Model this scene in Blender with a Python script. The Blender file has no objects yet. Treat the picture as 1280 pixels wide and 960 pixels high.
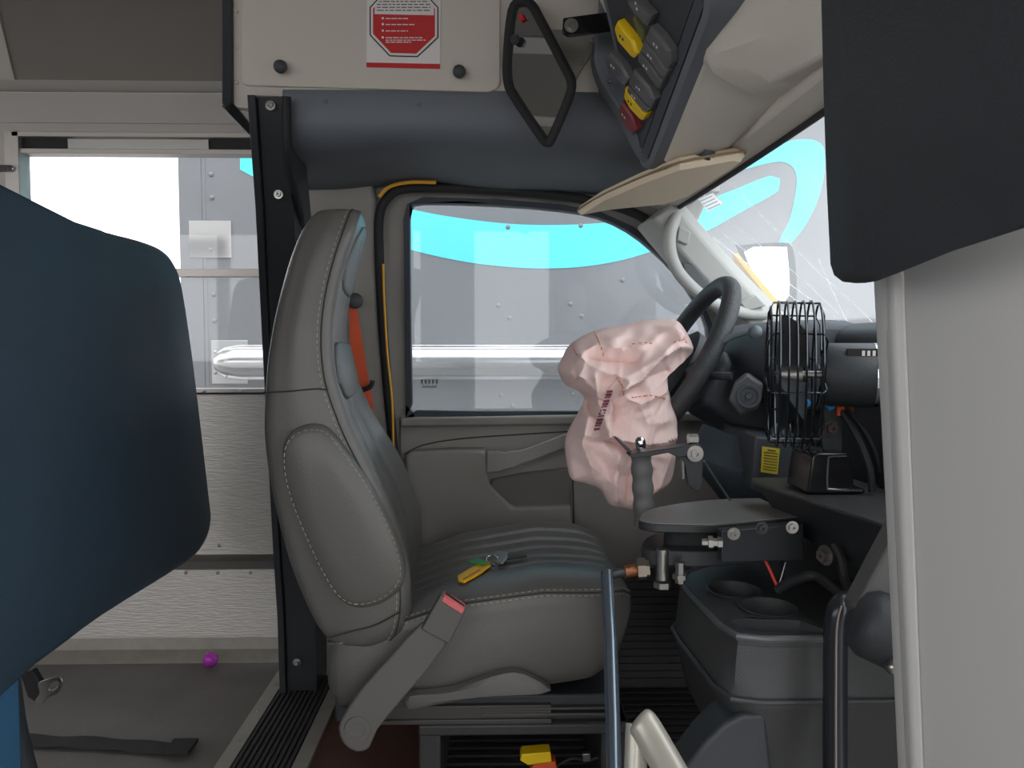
import bpy, bmesh, math, random
from mathutils import Vector, Matrix, noise
from mathutils.bvhtree import BVHTree
random.seed(7)
SC = bpy.context.scene
COL = SC.collection
rad = math.radians

# ---------------------------------------------------------------- camera
CAM = Vector((0, 0, .82)); F = 960.0
yaw, pit = rad(1.2), rad(3.0)
FW = Vector((math.sin(yaw)*math.cos(pit), math.cos(yaw)*math.cos(pit), -math.sin(pit)))
RT = Vector((math.cos(yaw), -math.sin(yaw), 0)); UP = RT.cross(FW)
cd = bpy.data.cameras.new('camera'); cam = bpy.data.objects.new('camera', cd); COL.objects.link(cam)
cd.sensor_width = 36; cd.lens = F/1280*36; cd.clip_start = .01
M3 = Matrix((RT, UP, -FW)).transposed()
cam.matrix_world = Matrix.Translation(CAM) @ M3.to_4x4()
SC.camera = cam

def P(px, py, y=None, x=None, z=None):
    """point of a measured sight line on a plane of the bus (y, x or z fixed)"""
    d = FW*F + RT*(px-640) + UP*(480-py)
    if y is not None: t = (y-CAM.y)/d.y
    elif x is not None: t = (x-CAM.x)/d.x
    else: t = (z-CAM.z)/d.z
    return CAM + d*t
def PP(pts, y): return [P(a, b, y=y) for a, b in pts]
def P3(pts): return [P(a, b, y=c) for a, b, c in pts]
def V(*a): return Vector(a)

# ---------------------------------------------------------------- materials
def s2l(c):
    return tuple((v/255/12.92 if v/255 <= .04045 else ((v/255+.055)/1.055)**2.4) for v in c)
def mat(name, rgb, rough=.5, metal=0., bump=0., bscale=200., var=0., vscale=6., stretch=None, spec=.5, coat=0., wear=None):
    m = bpy.data.materials.new(name); m.use_nodes = True
    nt = m.node_tree; b = nt.nodes['Principled BSDF']; L = nt.links
    c = s2l(rgb)
    b.inputs['Base Color'].default_value = (*c, 1); b.inputs['Roughness'].default_value = rough
    b.inputs['Metallic'].default_value = metal; b.inputs['Specular IOR Level'].default_value = spec
    b.inputs['Coat Weight'].default_value = coat
    tc = nt.nodes.new('ShaderNodeTexCoord'); src = tc.outputs['Object']
    if stretch:
        mp = nt.nodes.new('ShaderNodeMapping'); mp.inputs['Scale'].default_value = stretch
        L.new(src, mp.inputs['Vector']); src = mp.outputs['Vector']
    n = nt.nodes.new('ShaderNodeTexNoise'); n.inputs['Scale'].default_value = vscale; n.inputs['Detail'].default_value = 4
    L.new(src, n.inputs['Vector'])
    r = nt.nodes.new('ShaderNodeMix'); r.data_type = 'RGBA'
    k = var
    r.inputs['A'].default_value = (*[v*(1-k) for v in c], 1)
    c2 = s2l(wear) if wear else c
    r.inputs['B'].default_value = (*[min(1, v*(1+k)) for v in c2], 1)
    L.new(n.outputs['Fac'], r.inputs['Factor']); L.new(r.outputs['Result'], b.inputs['Base Color'])
    if bump:
        n2 = nt.nodes.new('ShaderNodeTexNoise'); n2.inputs['Scale'].default_value = bscale; n2.inputs['Detail'].default_value = 3
        L.new(src, n2.inputs['Vector'])
        bp = nt.nodes.new('ShaderNodeBump'); bp.inputs['Strength'].default_value = bump; bp.inputs['Distance'].default_value = .002
        L.new(n2.outputs['Fac'], bp.inputs['Height']); L.new(bp.outputs['Normal'], b.inputs['Normal'])
    return m
def glass(name, tint, haze, gloss=.03):
    m = bpy.data.materials.new(name); m.use_nodes = True
    nt = m.node_tree; nt.nodes.clear(); L = nt.links
    o = nt.nodes.new('ShaderNodeOutputMaterial')
    t = nt.nodes.new('ShaderNodeBsdfTransparent'); t.inputs[0].default_value = (*tint, 1)
    g = nt.nodes.new('ShaderNodeBsdfGlossy'); g.inputs['Roughness'].default_value = .03
    d = nt.nodes.new('ShaderNodeBsdfTranslucent'); d.inputs[0].default_value = (.9, .9, .9, 1)
    tc = nt.nodes.new('ShaderNodeTexCoord'); n = nt.nodes.new('ShaderNodeTexNoise'); n.inputs['Scale'].default_value = 5
    n.inputs['Detail'].default_value = 5
    L.new(tc.outputs['Object'], n.inputs['Vector'])
    mr = nt.nodes.new('ShaderNodeMapRange'); mr.inputs['To Min'].default_value = haze*.7; mr.inputs['To Max'].default_value = haze*1.3
    L.new(n.outputs['Fac'], mr.inputs['Value'])
    a = nt.nodes.new('ShaderNodeMixShader'); L.new(mr.outputs['Result'], a.inputs[0]); L.new(t.outputs[0], a.inputs[1]); L.new(d.outputs[0], a.inputs[2])
    b = nt.nodes.new('ShaderNodeMixShader'); b.inputs[0].default_value = gloss
    L.new(a.outputs[0], b.inputs[1]); L.new(g.outputs[0], b.inputs[2]); L.new(b.outputs[0], o.inputs['Surface'])
    return m

LEATHER = mat('grey leather', (100, 98, 94), .36, bump=.25, bscale=420, var=.06, vscale=5)
LEATHER2 = mat('grey perforated leather', (104, 106, 105), .40, bump=.3, bscale=600, var=.05)
THREAD = mat('pale thread', (172, 164, 150), .8)
DTHREAD = mat('dark thread', (50, 50, 48), .8)
VINYL_BLUE = mat('navy blue vinyl', (56, 76, 92), .55, bump=.5, bscale=500, var=.12, vscale=9)
VINYL_LB = mat('bright blue vinyl', (60, 106, 142), .5, bump=.4, bscale=500, var=.1)
WHITEP = mat('warm white painted panel', (202, 194, 184), .5, bump=.08, bscale=150, var=.03)
CEIL = mat('grey beige ceiling panel', (128, 123, 117), .8, bump=.5, bscale=900, var=.05, vscale=900)
COVE = mat('pale painted steel', (176, 172, 166), .5, var=.04)
TRIMDK = mat('dark grey moulded plastic', (104, 109, 116), .6, bump=.3, bscale=700, var=.05)
TRIMGR = mat('grey moulded plastic', (150, 147, 141), .6, bump=.3, bscale=700, var=.04)
DOORGR = mat('grey door plastic', (146, 142, 137), .6, bump=.35, bscale=650, var=.04)
BEIGE = mat('pale grey headliner', (208, 202, 190), .8, bump=.4, bscale=800, var=.03)
APIL = mat('light grey pillar plastic', (170, 170, 166), .55, bump=.25, bscale=700, var=.03)
BLACK = mat('black powder coat', (46, 48, 51), .38, bump=.1, bscale=300, var=.1)
BLACKP = mat('black plastic', (52, 55, 59), .5, bump=.2, bscale=500, var=.08)
RUBBER = mat('black rubber', (30, 31, 33), .7, bump=.2, bscale=300, var=.1)
GLOSSB = mat('gloss black', (22, 22, 24), .14, var=.05)
DASH = mat('dark dash plastic', (66, 70, 76), .55, bump=.3, bscale=600, var=.06)
CONS = mat('charcoal console plastic', (60, 61, 62), .45, bump=.3, bscale=600, var=.06)
ALU = mat('brushed aluminium', (176, 174, 170), .35, .9, bump=.15, bscale=80, stretch=(1, 8, 8), var=.1)
WALLM = mat('embossed aluminium wall sheet', (206, 202, 196), .42, .4, bump=1.0, bscale=38, stretch=(1, 1, 9), var=.14, vscale=24)
STEEL = mat('zinc steel', (170, 168, 164), .3, .95, var=.12, vscale=40)
CHROME = mat('chrome', (225, 226, 230), .08, 1.0)
COPPER = mat('copper brown thread', (150, 98, 66), .4, .7, bump=.5, bscale=400, var=.2)
PIPE = mat('dark blue grey steel pipe', (124, 136, 148), .24, .75, var=.08)
FLOORM = mat('dark grey rubber floor', (90, 87, 84), .55, bump=.4, bscale=120, var=.22, vscale=7, wear=(108, 104, 100))
RIBM = mat('ribbed black mat', (56, 54, 53), .65, bump=.2, var=.12)
RUST = mat('rusty painted steel', (86, 58, 48), .6, .2, bump=.5, bscale=60, var=.35, vscale=20)
STRIP = mat('worn aluminium strip', (168, 164, 156), .45, .6, bump=.2, var=.15, vscale=30)
PINK = mat('pink airbag nylon', (240, 212, 206), .62, bump=.25, bscale=900, var=.04, spec=.3)
PINKT = mat('maroon print', (128, 74, 92), .7)
PINKS = mat('red stitch', (212, 120, 104), .8)
ORANGE = mat('orange belt webbing', (222, 92, 52), .7, bump=.5, bscale=500, var=.06)
YWIRE = mat('yellow orange wire', (226, 162, 40), .5)
YELLOW = mat('yellow plastic', (240, 200, 22), .45, var=.03)
YELLOW2 = mat('amber yellow plastic', (255, 190, 10), .4, var=.03)
GREEN = mat('green plastic', (52, 150, 70), .45)
RED = mat('red plastic', (190, 54, 46), .5)
DRED = mat('dark red rocker', (124, 44, 50), .45)
BRED = mat('pink red release button', (224, 110, 110), .4)
SIGNRED = mat('printed red', (196, 34, 36), .5)
PAPER = mat('white paper', (226, 222, 218), .6)
INK = mat('black ink', (30, 28, 28), .6)
GINK = mat('grey ink', (110, 104, 100), .6)
SWG = mat('grey rocker switch', (96, 96, 98), .4, var=.05)
VISOR = mat('tan cloth visor', (246, 228, 200), .85, bump=.4, bscale=900, var=.04)
TRUCK = mat('slate grey truck paint', (112, 113, 116), .3, .1, var=.04, vscale=2)
CYAN = mat('light blue decal', (70, 224, 250), .4)
PURPLE = mat('purple ball', (176, 50, 176), .25)
LABELY = mat('yellow sticker', (206, 186, 60), .5)
LIGHTP = mat('pale grey painted door panel', (184, 183, 181), .45, bump=.05, var=.02)
PADB = mat('black foam pad', (48, 51, 55), .62, bump=.4, bscale=400, var=.1)
GRAB = mat('pale painted tube', (184, 180, 168), .35, .3, var=.06)
GRIP = mat('grey rubber grip', (104, 104, 103), .6, bump=.2, var=.06)
AMBER = mat('school bus yellow paint', (238, 164, 22), .35)
MIRROR = mat('mirror glass', (226, 228, 230), .02, 1.0)
BLUEP = mat('blue plastic', (44, 140, 205), .4)
ASPH = mat('grey asphalt', (120, 118, 115), .9, bump=.0, bscale=80, var=.2, vscale=30)
DIRT = mat('dusty black rubber mat', (46, 46, 46), .6, bump=.4, var=.25, vscale=15)
HBELT = mat('grey belt plastic', (100, 98, 94), .5, bump=.2, bscale=300, var=.06)
G_DOOR = glass('dusty door glass', (.93, .95, .97), .10)
G_WIND = glass('dusty windshield glass', (.93, .96, .97), .10)
G_BUS = glass('bus window glass', (.93, .94, .95), .05)
CRACK = glass('white crack edge', (1, 1, 1), .75, .1)

# ---------------------------------------------------------------- mesh builder
class MB:
    def __init__(s): s.bm = bmesh.new(); s.mi = 0
    def f(s, vs):
        try:
            fc = s.bm.faces.new(vs); fc.material_index = s.mi; fc.smooth = True; return fc
        except ValueError: return None
    def v(s, p): return s.bm.verts.new(p)
    def loft(s, rings, closed=True, cap=True):
        R = [[s.v(p) for p in r] for r in rings]; n = len(R[0])
        for a, b in zip(R, R[1:]):
            for i in range(n if closed else n-1):
                j = (i+1) % n; s.f((a[i], a[j], b[j], b[i]))
        if cap and closed: s.f(list(reversed(R[0]))); s.f(R[-1])
        return s
    def prism(s, pts, vec): vec = Vector(vec); return s.loft([pts, [p+vec for p in pts]])
    def box(s, c, sz, rot=None):
        c = Vector(c); hx, hy, hz = [v/2 for v in sz]
        q = [V(-hx, -hy, 0), V(hx, -hy, 0), V(hx, hy, 0), V(-hx, hy, 0)]
        m = rot if rot is not None else Matrix.Identity(3)
        return s.loft([[c + m@(p+V(0, 0, -hz)) for p in q], [c + m@(p+V(0, 0, hz)) for p in q]])
    def bb(s, lo, hi):
        lo = Vector(lo); hi = Vector(hi); return s.box((lo+hi)/2, hi-lo)
    def tube(s, path, r, n=10, closed=False, cap=True, flat=1.):
        path = [Vector(p) for p in path]; m = len(path)
        rs = r if isinstance(r, (list, tuple)) else [r]*m
        T = []
        for i in range(m):
            a = path[(i-1) % m] if closed or i else path[0]; b = path[(i+1) % m] if closed or i < m-1 else path[-1]
            T.append((b-a).normalized())
        ref = V(0, 0, 1) if abs(T[0].z) < .9 else V(1, 0, 0)
        nrm = (ref - T[0]*ref.dot(T[0])).normalized(); rings = []
        for i in range(m):
            nrm = (nrm - T[i]*nrm.dot(T[i])).normalized(); bn = T[i].cross(nrm)
            rings.append([path[i] + (nrm*math.cos(a)+bn*math.sin(a)*flat)*rs[i] for a in [2*math.pi*k/n for k in range(n)]])
        if closed: rings.append(rings[0]); return s.loft(rings, cap=False)
        return s.loft(rings, cap=cap)
    def lathe(s, o, ax, prof, n=24, cap=True):
        o = Vector(o); ax = Vector(ax).normalized()
        ref = V(0, 0, 1) if abs(ax.z) < .9 else V(1, 0, 0)
        u = (ref-ax*ref.dot(ax)).normalized(); w = ax.cross(u)
        return s.loft([[o+ax*h+(u*math.cos(2*math.pi*k/n)+w*math.sin(2*math.pi*k/n))*r for k in range(n)] for h, r in prof], cap=cap)
    def ball(s, c, r, n=16):
        r = Vector((r, r, r)) if not isinstance(r, Vector) else r; c = Vector(c)
        rings = []
        for i in range(1, n//2):
            a = math.pi*i/(n//2)
            rings.append([c+V(math.sin(a)*math.cos(2*math.pi*k/n)*r.x, math.sin(a)*math.sin(2*math.pi*k/n)*r.y, -math.cos(a)*r.z) for k in range(n)])
        return s.loft(rings)
    def bolt(s, c, ax, r=.007, h=.005):
        ax = Vector(ax).normalized(); s.lathe(c, ax, [(0, r*1.5), (.0015, r*1.5), (.0016, r)], 14)
        return s.lathe(c, ax, [(0, r), (h, r*.95), (h, r*.4), (h*.6, r*.3)], 6)
    def rivet(s, c, ax=(0, -1, 0), r=.004):
        return s.lathe(c, ax, [(0, r), (r*.45, r*.8), (r*.7, r*.35)], 8)
    def sheet(s, outer, holes, th, fn):
        """flat plate with holes: 2D outlines -> fn(u, v, w)"""
        cu = bpy.data.curves.new('tmp', 'CURVE'); cu.dimensions = '2D'; cu.fill_mode = 'BOTH'; cu.extrude = th/2
        for pts in [outer]+holes:
            sp = cu.splines.new('POLY'); sp.points.add(len(pts)-1); sp.use_cyclic_u = True
            for q, (a, b) in zip(sp.points, pts): q.co = (a, b, 0, 1)
        ob = bpy.data.objects.new('tmp', cu); COL.objects.link(ob)
        dg = bpy.context.evaluated_depsgraph_get(); ev = ob.evaluated_get(dg); me = ev.to_mesh()
        vs = [s.v(fn(v.co.x, v.co.y, v.co.z)) for v in me.vertices]
        for p in me.polygons: s.f([vs[i] for i in p.vertices])
        ev.to_mesh_clear(); bpy.data.objects.remove(ob); bpy.data.curves.remove(cu)
        return s
    def build(s, name, mats, parent=None, bevel=0, seg=2, sub=0, angle=38, weld=True, flat=False):
        bm = s.bm
        if weld: bmesh.ops.remove_doubles(bm, verts=bm.verts, dist=1e-6)
        bmesh.ops.recalc_face_normals(bm, faces=bm.faces)
        if parent is not None: org = Vector(parent['_o'])
        else:
            xs = [v.co for v in bm.verts]
            org = V((min(p.x for p in xs)+max(p.x for p in xs))/2, (min(p.y for p in xs)+max(p.y for p in xs))/2, min(p.z for p in xs))
        for v in bm.verts: v.co -= org
        me = bpy.data.meshes.new(name); bm.to_mesh(me); bm.free()
        for m in (mats if isinstance(mats, (list, tuple)) else [mats]): me.materials.append(m)
        if not flat: me.set_sharp_from_angle(angle=rad(angle))
        o = bpy.data.objects.new(name, me); COL.objects.link(o)
        if parent is None: o.location = org
        else: o.parent = parent
        o['_o'] = tuple(org)
        if bevel:
            b = o.modifiers.new('bevel', 'BEVEL'); b.width = bevel; b.segments = seg; b.limit_method = 'ANGLE'; b.angle_limit = rad(40)
            b.harden_normals = False
        if sub:
            q = o.modifiers.new('sub', 'SUBSURF'); q.levels = sub; q.render_levels = sub
        return o
def tag(o, label, cat, group=None, kind=None):
    o['label'] = label; o['category'] = cat
    if group: o['group'] = group
    if kind: o['kind'] = kind
    return o
def thing(name, label, cat, loc, group=None, kind=None):
    o = bpy.data.objects.new(name, None); COL.objects.link(o); o.location = loc; o['_o'] = tuple(loc); o.empty_display_size = .05
    return tag(o, label, cat, group, kind)
def smooth(pts, k=6, closed=False):
    """catmull-rom"""
    pts = [Vector(p) for p in pts]; n = len(pts); out = []
    for i in range(n if closed else n-1):
        a = pts[(i-1) % n] if closed or i > 0 else pts[0]; b = pts[i]; c = pts[(i+1) % n]
        d = pts[(i+2) % n] if closed or i < n-2 else pts[-1]
        for j in range(k):
            t = j/k
            out.append(.5*((2*b)+(c-a)*t+(2*a-5*b+4*c-d)*t*t+(3*b-a-3*c+d)*t**3))
    if not closed: out.append(pts[-1])
    return out
def sm2(pts, k=5): return [(p.x, p.y) for p in smooth([V(a, b, 0) for a, b in pts], k, True)]
def lerp(tab, t):
    for (a, u), (b, w) in zip(tab, tab[1:]):
        if t <= b:
            k = max(0, (t-a)/(b-a)); return u+(w-u)*k
    return tab[-1][1]
def pz(py, y): return P(640, py, y=y).z
def pxx(px, y, py=480): return P(px, py, y=y).x

# ================================================================ SETTING
WY = 2.0          # driver side wall of the bus body
# --- floor
b = MB(); b.bb((-6.2, -.5, -.05), (-.545, WY, 0)); fl = b.build('floor', FLOORM)
tag(fl, 'dark grey worn rubber bus floor at lower left', 'floor', kind='structure')
b = MB()
b.bb((-.545, -.2, -.05), (-.515, 1.96, .004))
b.mi = 0
for k in range(9): b.rivet((-.53, .9+k*.13, .004), (0, 0, 1), .004)
b.bb((-.395, -.2, -.05), (-.365, 1.90, .004))
o = b.build('trim_1', [STRIP]); tag(o, 'pair of worn aluminium threshold strips across the floor edge', 'floor trim', kind='structure')
b = MB(); b.bb((-.515, -.2, -.05), (-.395, 1.93, -.002))
for k in range(10): b.bb((-.512+k*.0118, -.2, -.004), (-.512+k*.0118+.006, 1.93, .003))
o = b.build('trim_2', [RIBM]); tag(o, 'black ribbed rubber tread between the two aluminium floor strips', 'floor tread', kind='structure')
b = MB(); b.bb((-.365, -.2, -.05), (-.1, 1.9, -.004)); o = b.build('trim_3', RUST)
tag(o, 'reddish brown rusty floor steel behind driver seat', 'floor', kind='structure')
b = MB(); b.bb((-.1, .75, -.06), (1.1, 1.9, -.01))
b.bb((-.1, 1.80, -.05), (.9, 1.87, pz(722, 1.80)))
for k in range(14): b.bb((-.1, 1.796, .01+k*.018), (.8, 1.80, .018+k*.018))
for k in range(30): b.bb((-.1, .9+k*.03, -.012), (.9, .915+k*.03, -.004))
o = b.build('trim_4', [DIRT]); tag(o, 'dusty black ribbed mat in the driver footwell', 'floor mat', kind='structure')
# --- driver side wall
b = MB()
zs = pz(489, WY)
b.bb((-6.2, WY, 0), (-.40, WY+.05, zs))
b.bb((-6.2, WY, pz(168, WY)), (-.40, WY+.05, pz(106, WY)))
for x in (-6.2, -5.2, -4.2, -3.2, -2.2): b.bb((x, WY, zs), (x+.12, WY+.05, pz(168, WY)))
b.bb((-1.36, WY, zs), (pxx(24, WY), WY+.05, pz(168, WY)))
b.mi = 1
b.prism([V(-2.6, WY-.012, pz(106, WY)), V(-2.6, WY-.03, pz(109, WY)), V(-2.6, WY-.012, pz(117, WY)), V(-2.6, WY, pz(119, WY)), V(-2.6, WY, pz(106, WY))], (2.2, 0, 0))
b.bb((-2.6, WY-.012, pz(170, WY)), (-.4, WY, pz(159, WY)))
b.bb((-2.6, WY-.008, pz(158, WY)), (-.4, WY-.001, pz(121, WY)))
b.bb((-1.36, WY-.01, zs), (pxx(22, WY), WY, pz(170, WY)))
wl = b.build('wall_left', [WALLM, COVE]); tag(wl, 'driver side bus wall of embossed aluminium under pale header panel', 'wall', kind='structure')
b = MB()
z1, z2 = pz(708, WY), pz(691, WY)
b.prism([V(-2.6, WY, z1), V(-2.6, WY-.012, z1), V(-2.6, WY-.03, z1+.008), V(-2.6, WY-.03, z2-.01), V(-2.6, WY-.012, z2), V(-2.6, WY, z2)], (2.1, 0, 0))
b.mi = 1
for px in (232, 272, 313, 352): b.rivet(P(px, 716, y=WY-.001), r=.005)
for px in (274, 355): b.rivet(P(px, 682, y=WY-.001), r=.005)
for px in (350,): b.rivet(P(px, 707, y=WY-.03), r=.005)
o = b.build('trim_5', [mat('dark seat rail', (104, 102, 100), .4, .6, var=.1), STEEL]); tag(o, 'riveted metal seat rail along the aluminium wall', 'wall rail', kind='structure')
b = MB(); b.prism([V(-2.6, WY, .045), V(-2.6, WY-.006, .05), V(-2.6, WY-.008, .02), V(-2.6, WY-.03, .004), V(-2.6, WY-.05, 0), V(-2.6, WY, 0)], (2.05, 0, 0))
o = b.build('baseboard_left', STRIP); tag(o, 'metal cove strip where aluminium wall meets floor', 'baseboard', kind='structure')
# --- ceiling
b = MB()
prof = [(WY+.01, 1.485), (1.985, 1.55), (1.95, 1.63), (1.88, 1.71), (1.75, 1.785), (1.5, 1.845), (1.1, 1.885), (.7, 1.9), (.2, 1.89), (-.3, 1.84), (-.45, 1.78)]
prof = [(p.y, p.z) for p in smooth([V(0, a, c) for a, c in prof], 4)]
b.loft([[V(x, y, z) for y, z in prof]+[V(x, y, z+.04) for y, z in reversed(prof)] for x in (-6.2, .5)])
b.mi = 1
for x0 in (-1.365, -2.3):
    b.loft([[V(x, y-.006, z-.004) for y, z in prof]+[V(x, y, z+.01) for y, z in reversed(prof)] for x in (x0, x0+.15)])
o = b.build('ceiling', [CEIL, COVE]); tag(o, 'curved grey beige bus ceiling with pale roof rib', 'ceiling', kind='structure')
# --- near side wall (behind the photographer), doorway narrowed to cut its light
b = MB()
b.bb((-6.2, -.5, 0), (-.42, -.45, .72)); b.bb((-6.2, -.5, 1.45), (.5, -.45, 1.84))
for x in (-6.2, -5.2, -4.4, -3.5, -2.6, -1.6, -.6): b.bb((x, -.5, .7), (x+.06, -.45, 1.46))
b.bb((.30, -.5, -.4), (.9, -.45, 1.84)); b.bb((-.42, -.5, 0), (-.12, -.45, 1.5))  # unseen filler pieces, added to hold back daylight from the doorway
o = b.build('wall_right', COVE); tag(o, 'entrance side bus wall with window openings and doorway narrowed against light', 'wall', kind='structure')
b = MB(); b.bb((-6.24, -.5, 0), (-6.2, WY+.05, 1.88)); o = b.build('wall_back', COVE); tag(o, 'far rear bus wall', 'wall', kind='structure')

# --- rear side window
wr = thing('window_1', 'sliding bus side window with aluminium frame beside blue barrier', 'window', P(180, 488, y=WY), kind='structure')
b = MB()
x0, x1 = pxx(30, WY), -.40
fy = WY-.018
b.bb((x0, fy, pz(176, WY)), (x1, WY+.03, pz(170, WY)))
b.bb((x0, fy+.006, pz(196, WY)), (x1, WY+.03, pz(190, WY)))
b.bb((x0-.02, fy, zs-.004), (pxx(38, WY), WY+.03, pz(170, WY)))
b.bb((x0, fy, zs-.004), (x1, WY+.035, zs+.008))
b.bb((x0, fy+.008, pz(347, WY)), (x1, WY+.012, pz(337, WY)))
b.mi = 1
b.bb((pxx(95, WY), WY-.006, pz(190, WY)), (pxx(268, WY), WY+.02, pz(177, WY)))
b.mi = 2
b.bb((x0, WY, pz(190, WY)), (pxx(95, WY), WY+.02, pz(176, WY))); b.bb((pxx(268, WY), WY, pz(190, WY)), (x1, WY+.02, pz(176, WY)))
b.bb((x0, fy-.002, zs-.006), (x1, fy+.004, zs-.001))
b.mi = 0
for px in (254, 300): b.rivet(P(px, 489, y=fy-.003), r=.004)
b.build('window_frame', [mat('pale alu frame', (186, 180, 174), .4, .5, var=.05), ALU, RUBBER], wr, bevel=.001)
b = MB(); b.bb((x0, WY+.014, pz(338, WY)), (x1, WY+.018, pz(192, WY))); b.build('pane', G_BUS, wr)
b = MB(); b.bb((x0, WY+.003, zs), (x1, WY+.007, pz(346, WY))); b.build('pane', G_BUS, wr)
b = MB(); b.bb(P(-6, 215, y=WY-.02), P(18, 207, y=WY-.011)); b.lathe(P(14, 211, y=WY-.02), (0, -1, 0), [(0, .009), (.006, .008)], 12); b.build('latch', CHROME, wr, bevel=.001)

# --- black bulkhead post
b = MB()
def post(side):
    pts = []
    for py, a, c in ((121, 322, 353), (180, 326, 357), (260, 331, 366), (420, 338, 380), (560, 345, 388), (690, 352, 393), (770, 357, 395), (872, 360, 396)):
        y = lerp([(121, 1.49), (180, 1.525), (260, 1.63), (420, 1.77), (872, 1.785)], py)
        pts.append((P(a, py, y=y), P(c, py, y=y)))
    return pts
pp = post(0)
b.loft([[a, c, c+V(0, .02, 0), c+V(.01, .12, 0), a+V(-.0, .12, 0), a+V(-.012, .03, 0)] for a, c in pp])
b.loft([[a+V(-.016, -.012, 0), a+V(-.002, -.012, 0), a+V(-.002, .1, 0), a+V(-.016, .1, 0)] for a, c in pp])
b.mi = 1
for px, py, y in ((338, 132, 1.505), (348, 243, 1.606), (371, 828, 1.784)): b.bolt(P(px, py, y=y-.014), (0, -1, 0), .0065, .006)
o = b.build('trim_6', [BLACK, STEEL], bevel=.003); tag(o, 'bolted black steel post behind driver seat', 'post', kind='structure')
# curled edge gasket right of the post
b = MB(); b.tube(smooth(P3([(358, 121, 1.50), (359, 170, 1.515), (362, 205, 1.55), (368, 235, 1.60), (374, 262, 1.66), (377, 300, 1.74)]), 5), .009, 10)
o = b.build('trim_7', RUBBER); tag(o, 'black rubber edge gasket between post and dark header', 'gasket', kind='structure')

# --- white overhead bulkhead with access door
bk = thing('bulkhead_panel', 'white overhead bulkhead panel with riveted left edge above the dark header', 'panel', P(460, 125, y=1.52))
def WP(px, py, off=0):       # sloping face: nearer towards the roof
    d = P(px, py, y=1)-CAM; n = V(0, -1, -.55).normalized(); q = V(0, 1.53, 1.31)+n*off
    return CAM+d*(n.dot(q-CAM)/n.dot(d))
b = MB()
b.prism([WP(289, -40), WP(289, 126), WP(296, 134), WP(318, 136), WP(318, 119), WP(645, 131), WP(748, 134), WP(748, -40)], (0, .02, 0))
for py in (14, 59, 103): b.rivet(WP(296, py), r=.0045)
b.build('panel_sheet', WHITEP, bk)
b = MB()
pts = [(302, -40), (302, 100)] + [(302+10*(1-math.cos(a)), 100+7*math.sin(a)) for a in (.4, .8, 1.2, 1.57)] + [(610, 115)] + [(612+13*math.sin(a), 101+13*math.cos(a)) for a in (.3, .7, 1.1, 1.5)] + [(625, -40)]
b.prism([WP(x, y, .006) for x, y in pts], (0, .005, 0))
ad = b.build('access_door', WHITEP, bk, bevel=.0012)
for px, py in ((352, 84), (574, 90)):
    b = MB(); b.lathe(WP(px, py, .006), (0.05, -1, -.25), [(0, .007), (.006, .0075), (.007, .0125), (.016, .012), (.019, .008)], 18); b.build('knob', BLACKP, ad)
b = MB()
b.prism([WP(277, -40, .01), WP(277, 128, .01), WP(281, 137, .01), WP(290, 128, .01), WP(289, -40, .01)], (0, .05, 0))
b.prism([WP(276, 132, .01), WP(290, 128, .01), P(316, 160, y=1.62), P(311, 168, y=1.62)], (0, .04, 0))
b.build('edge_trim', BLACK, bk, bevel=.002)
# warning poster
ps = thing('safety_poster', 'white poster with red stop sign octagon stuck on white overhead panel', 'poster', WP(504, 85, .0065))
b = MB(); b.prism([WP(459, -40, .0075), WP(458, 84, .0075), WP(550, 86, .0075), WP(551, -40, .0075)], (0, .001, 0)); b.build('sheet', PAPER, ps)
b = MB(); b.prism([WP(458, 78, .0082), WP(458, 84, .0082), WP(550, 86, .0082), WP(550, 80, .0082)], (0, .0005, 0)); b.build('red_band', SIGNRED, ps)
def octo(k):
    cx, cy = 505, 26
    q = [(-43, -17), (-43, 18), (-18, 44.5), (17, 45.5), (43, 21), (43, -17), (18, -44), (-18, -44)]
    return [(cx+x*k, cy+y*k) for x, y in q]
for k, m, nm, off in ((1.0, INK, 'octagon_outline', .0085), (.965, PAPER, 'octagon_border', .009), (.9, SIGNRED, 'octagon', .0095)):
    b = MB(); b.prism([WP(x, y, off) for x, y in octo(k)], (0, .0004, 0)); b.build(nm, m, ps)
b = MB(); b.prism([WP(468.5, 8, .0101), WP(468, 17.5, .0101), WP(542.5, 19, .0101), WP(542.5, 9, .0101), WP(521, -13, .0101), WP(489, -13, .0101)], (0, .0004, 0)); b.build('text_field', PAPER, ps)
b = MB()
for r in range(7):
    y = -10+r*3.7; x = 490-max(0, min(19, (r+1)*4)); xe = 520+max(0, min(18, (r+1)*4))
    while x < xe:
        w = random.uniform(3, 9); b.prism([WP(x, y, .0106), WP(x, y+1.3, .0106), WP(min(x+w, xe), y+1.4, .0106), WP(min(x+w, xe), y+.1, .0106)], (0, .0003, 0)); x += w+1.6
b.build('small_print', GINK, ps)
b = MB()
for i, (y, w) in enumerate(((22.5, 28), (30, 36), (38, 28), (46.5, 46), (49.5, 50), (52, 32))):
    if i < 4: b.lathe(WP(478.5, y+.3, .0101), (0, -1, 0), [(0, .0022), (.0004, .0022)], 10)
    x = 482; xe = 482+w
    while x < xe:
        q = random.uniform(3, 8); b.prism([WP(x, y, .0101), WP(x, y+1.2, .0101), WP(min(x+q, xe), y+1.25, .0101), WP(min(x+q, xe), y+.05, .0101)], (0, .0003, 0)); x += q+1.2
b.build('bullet_text', PAPER, ps)

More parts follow.
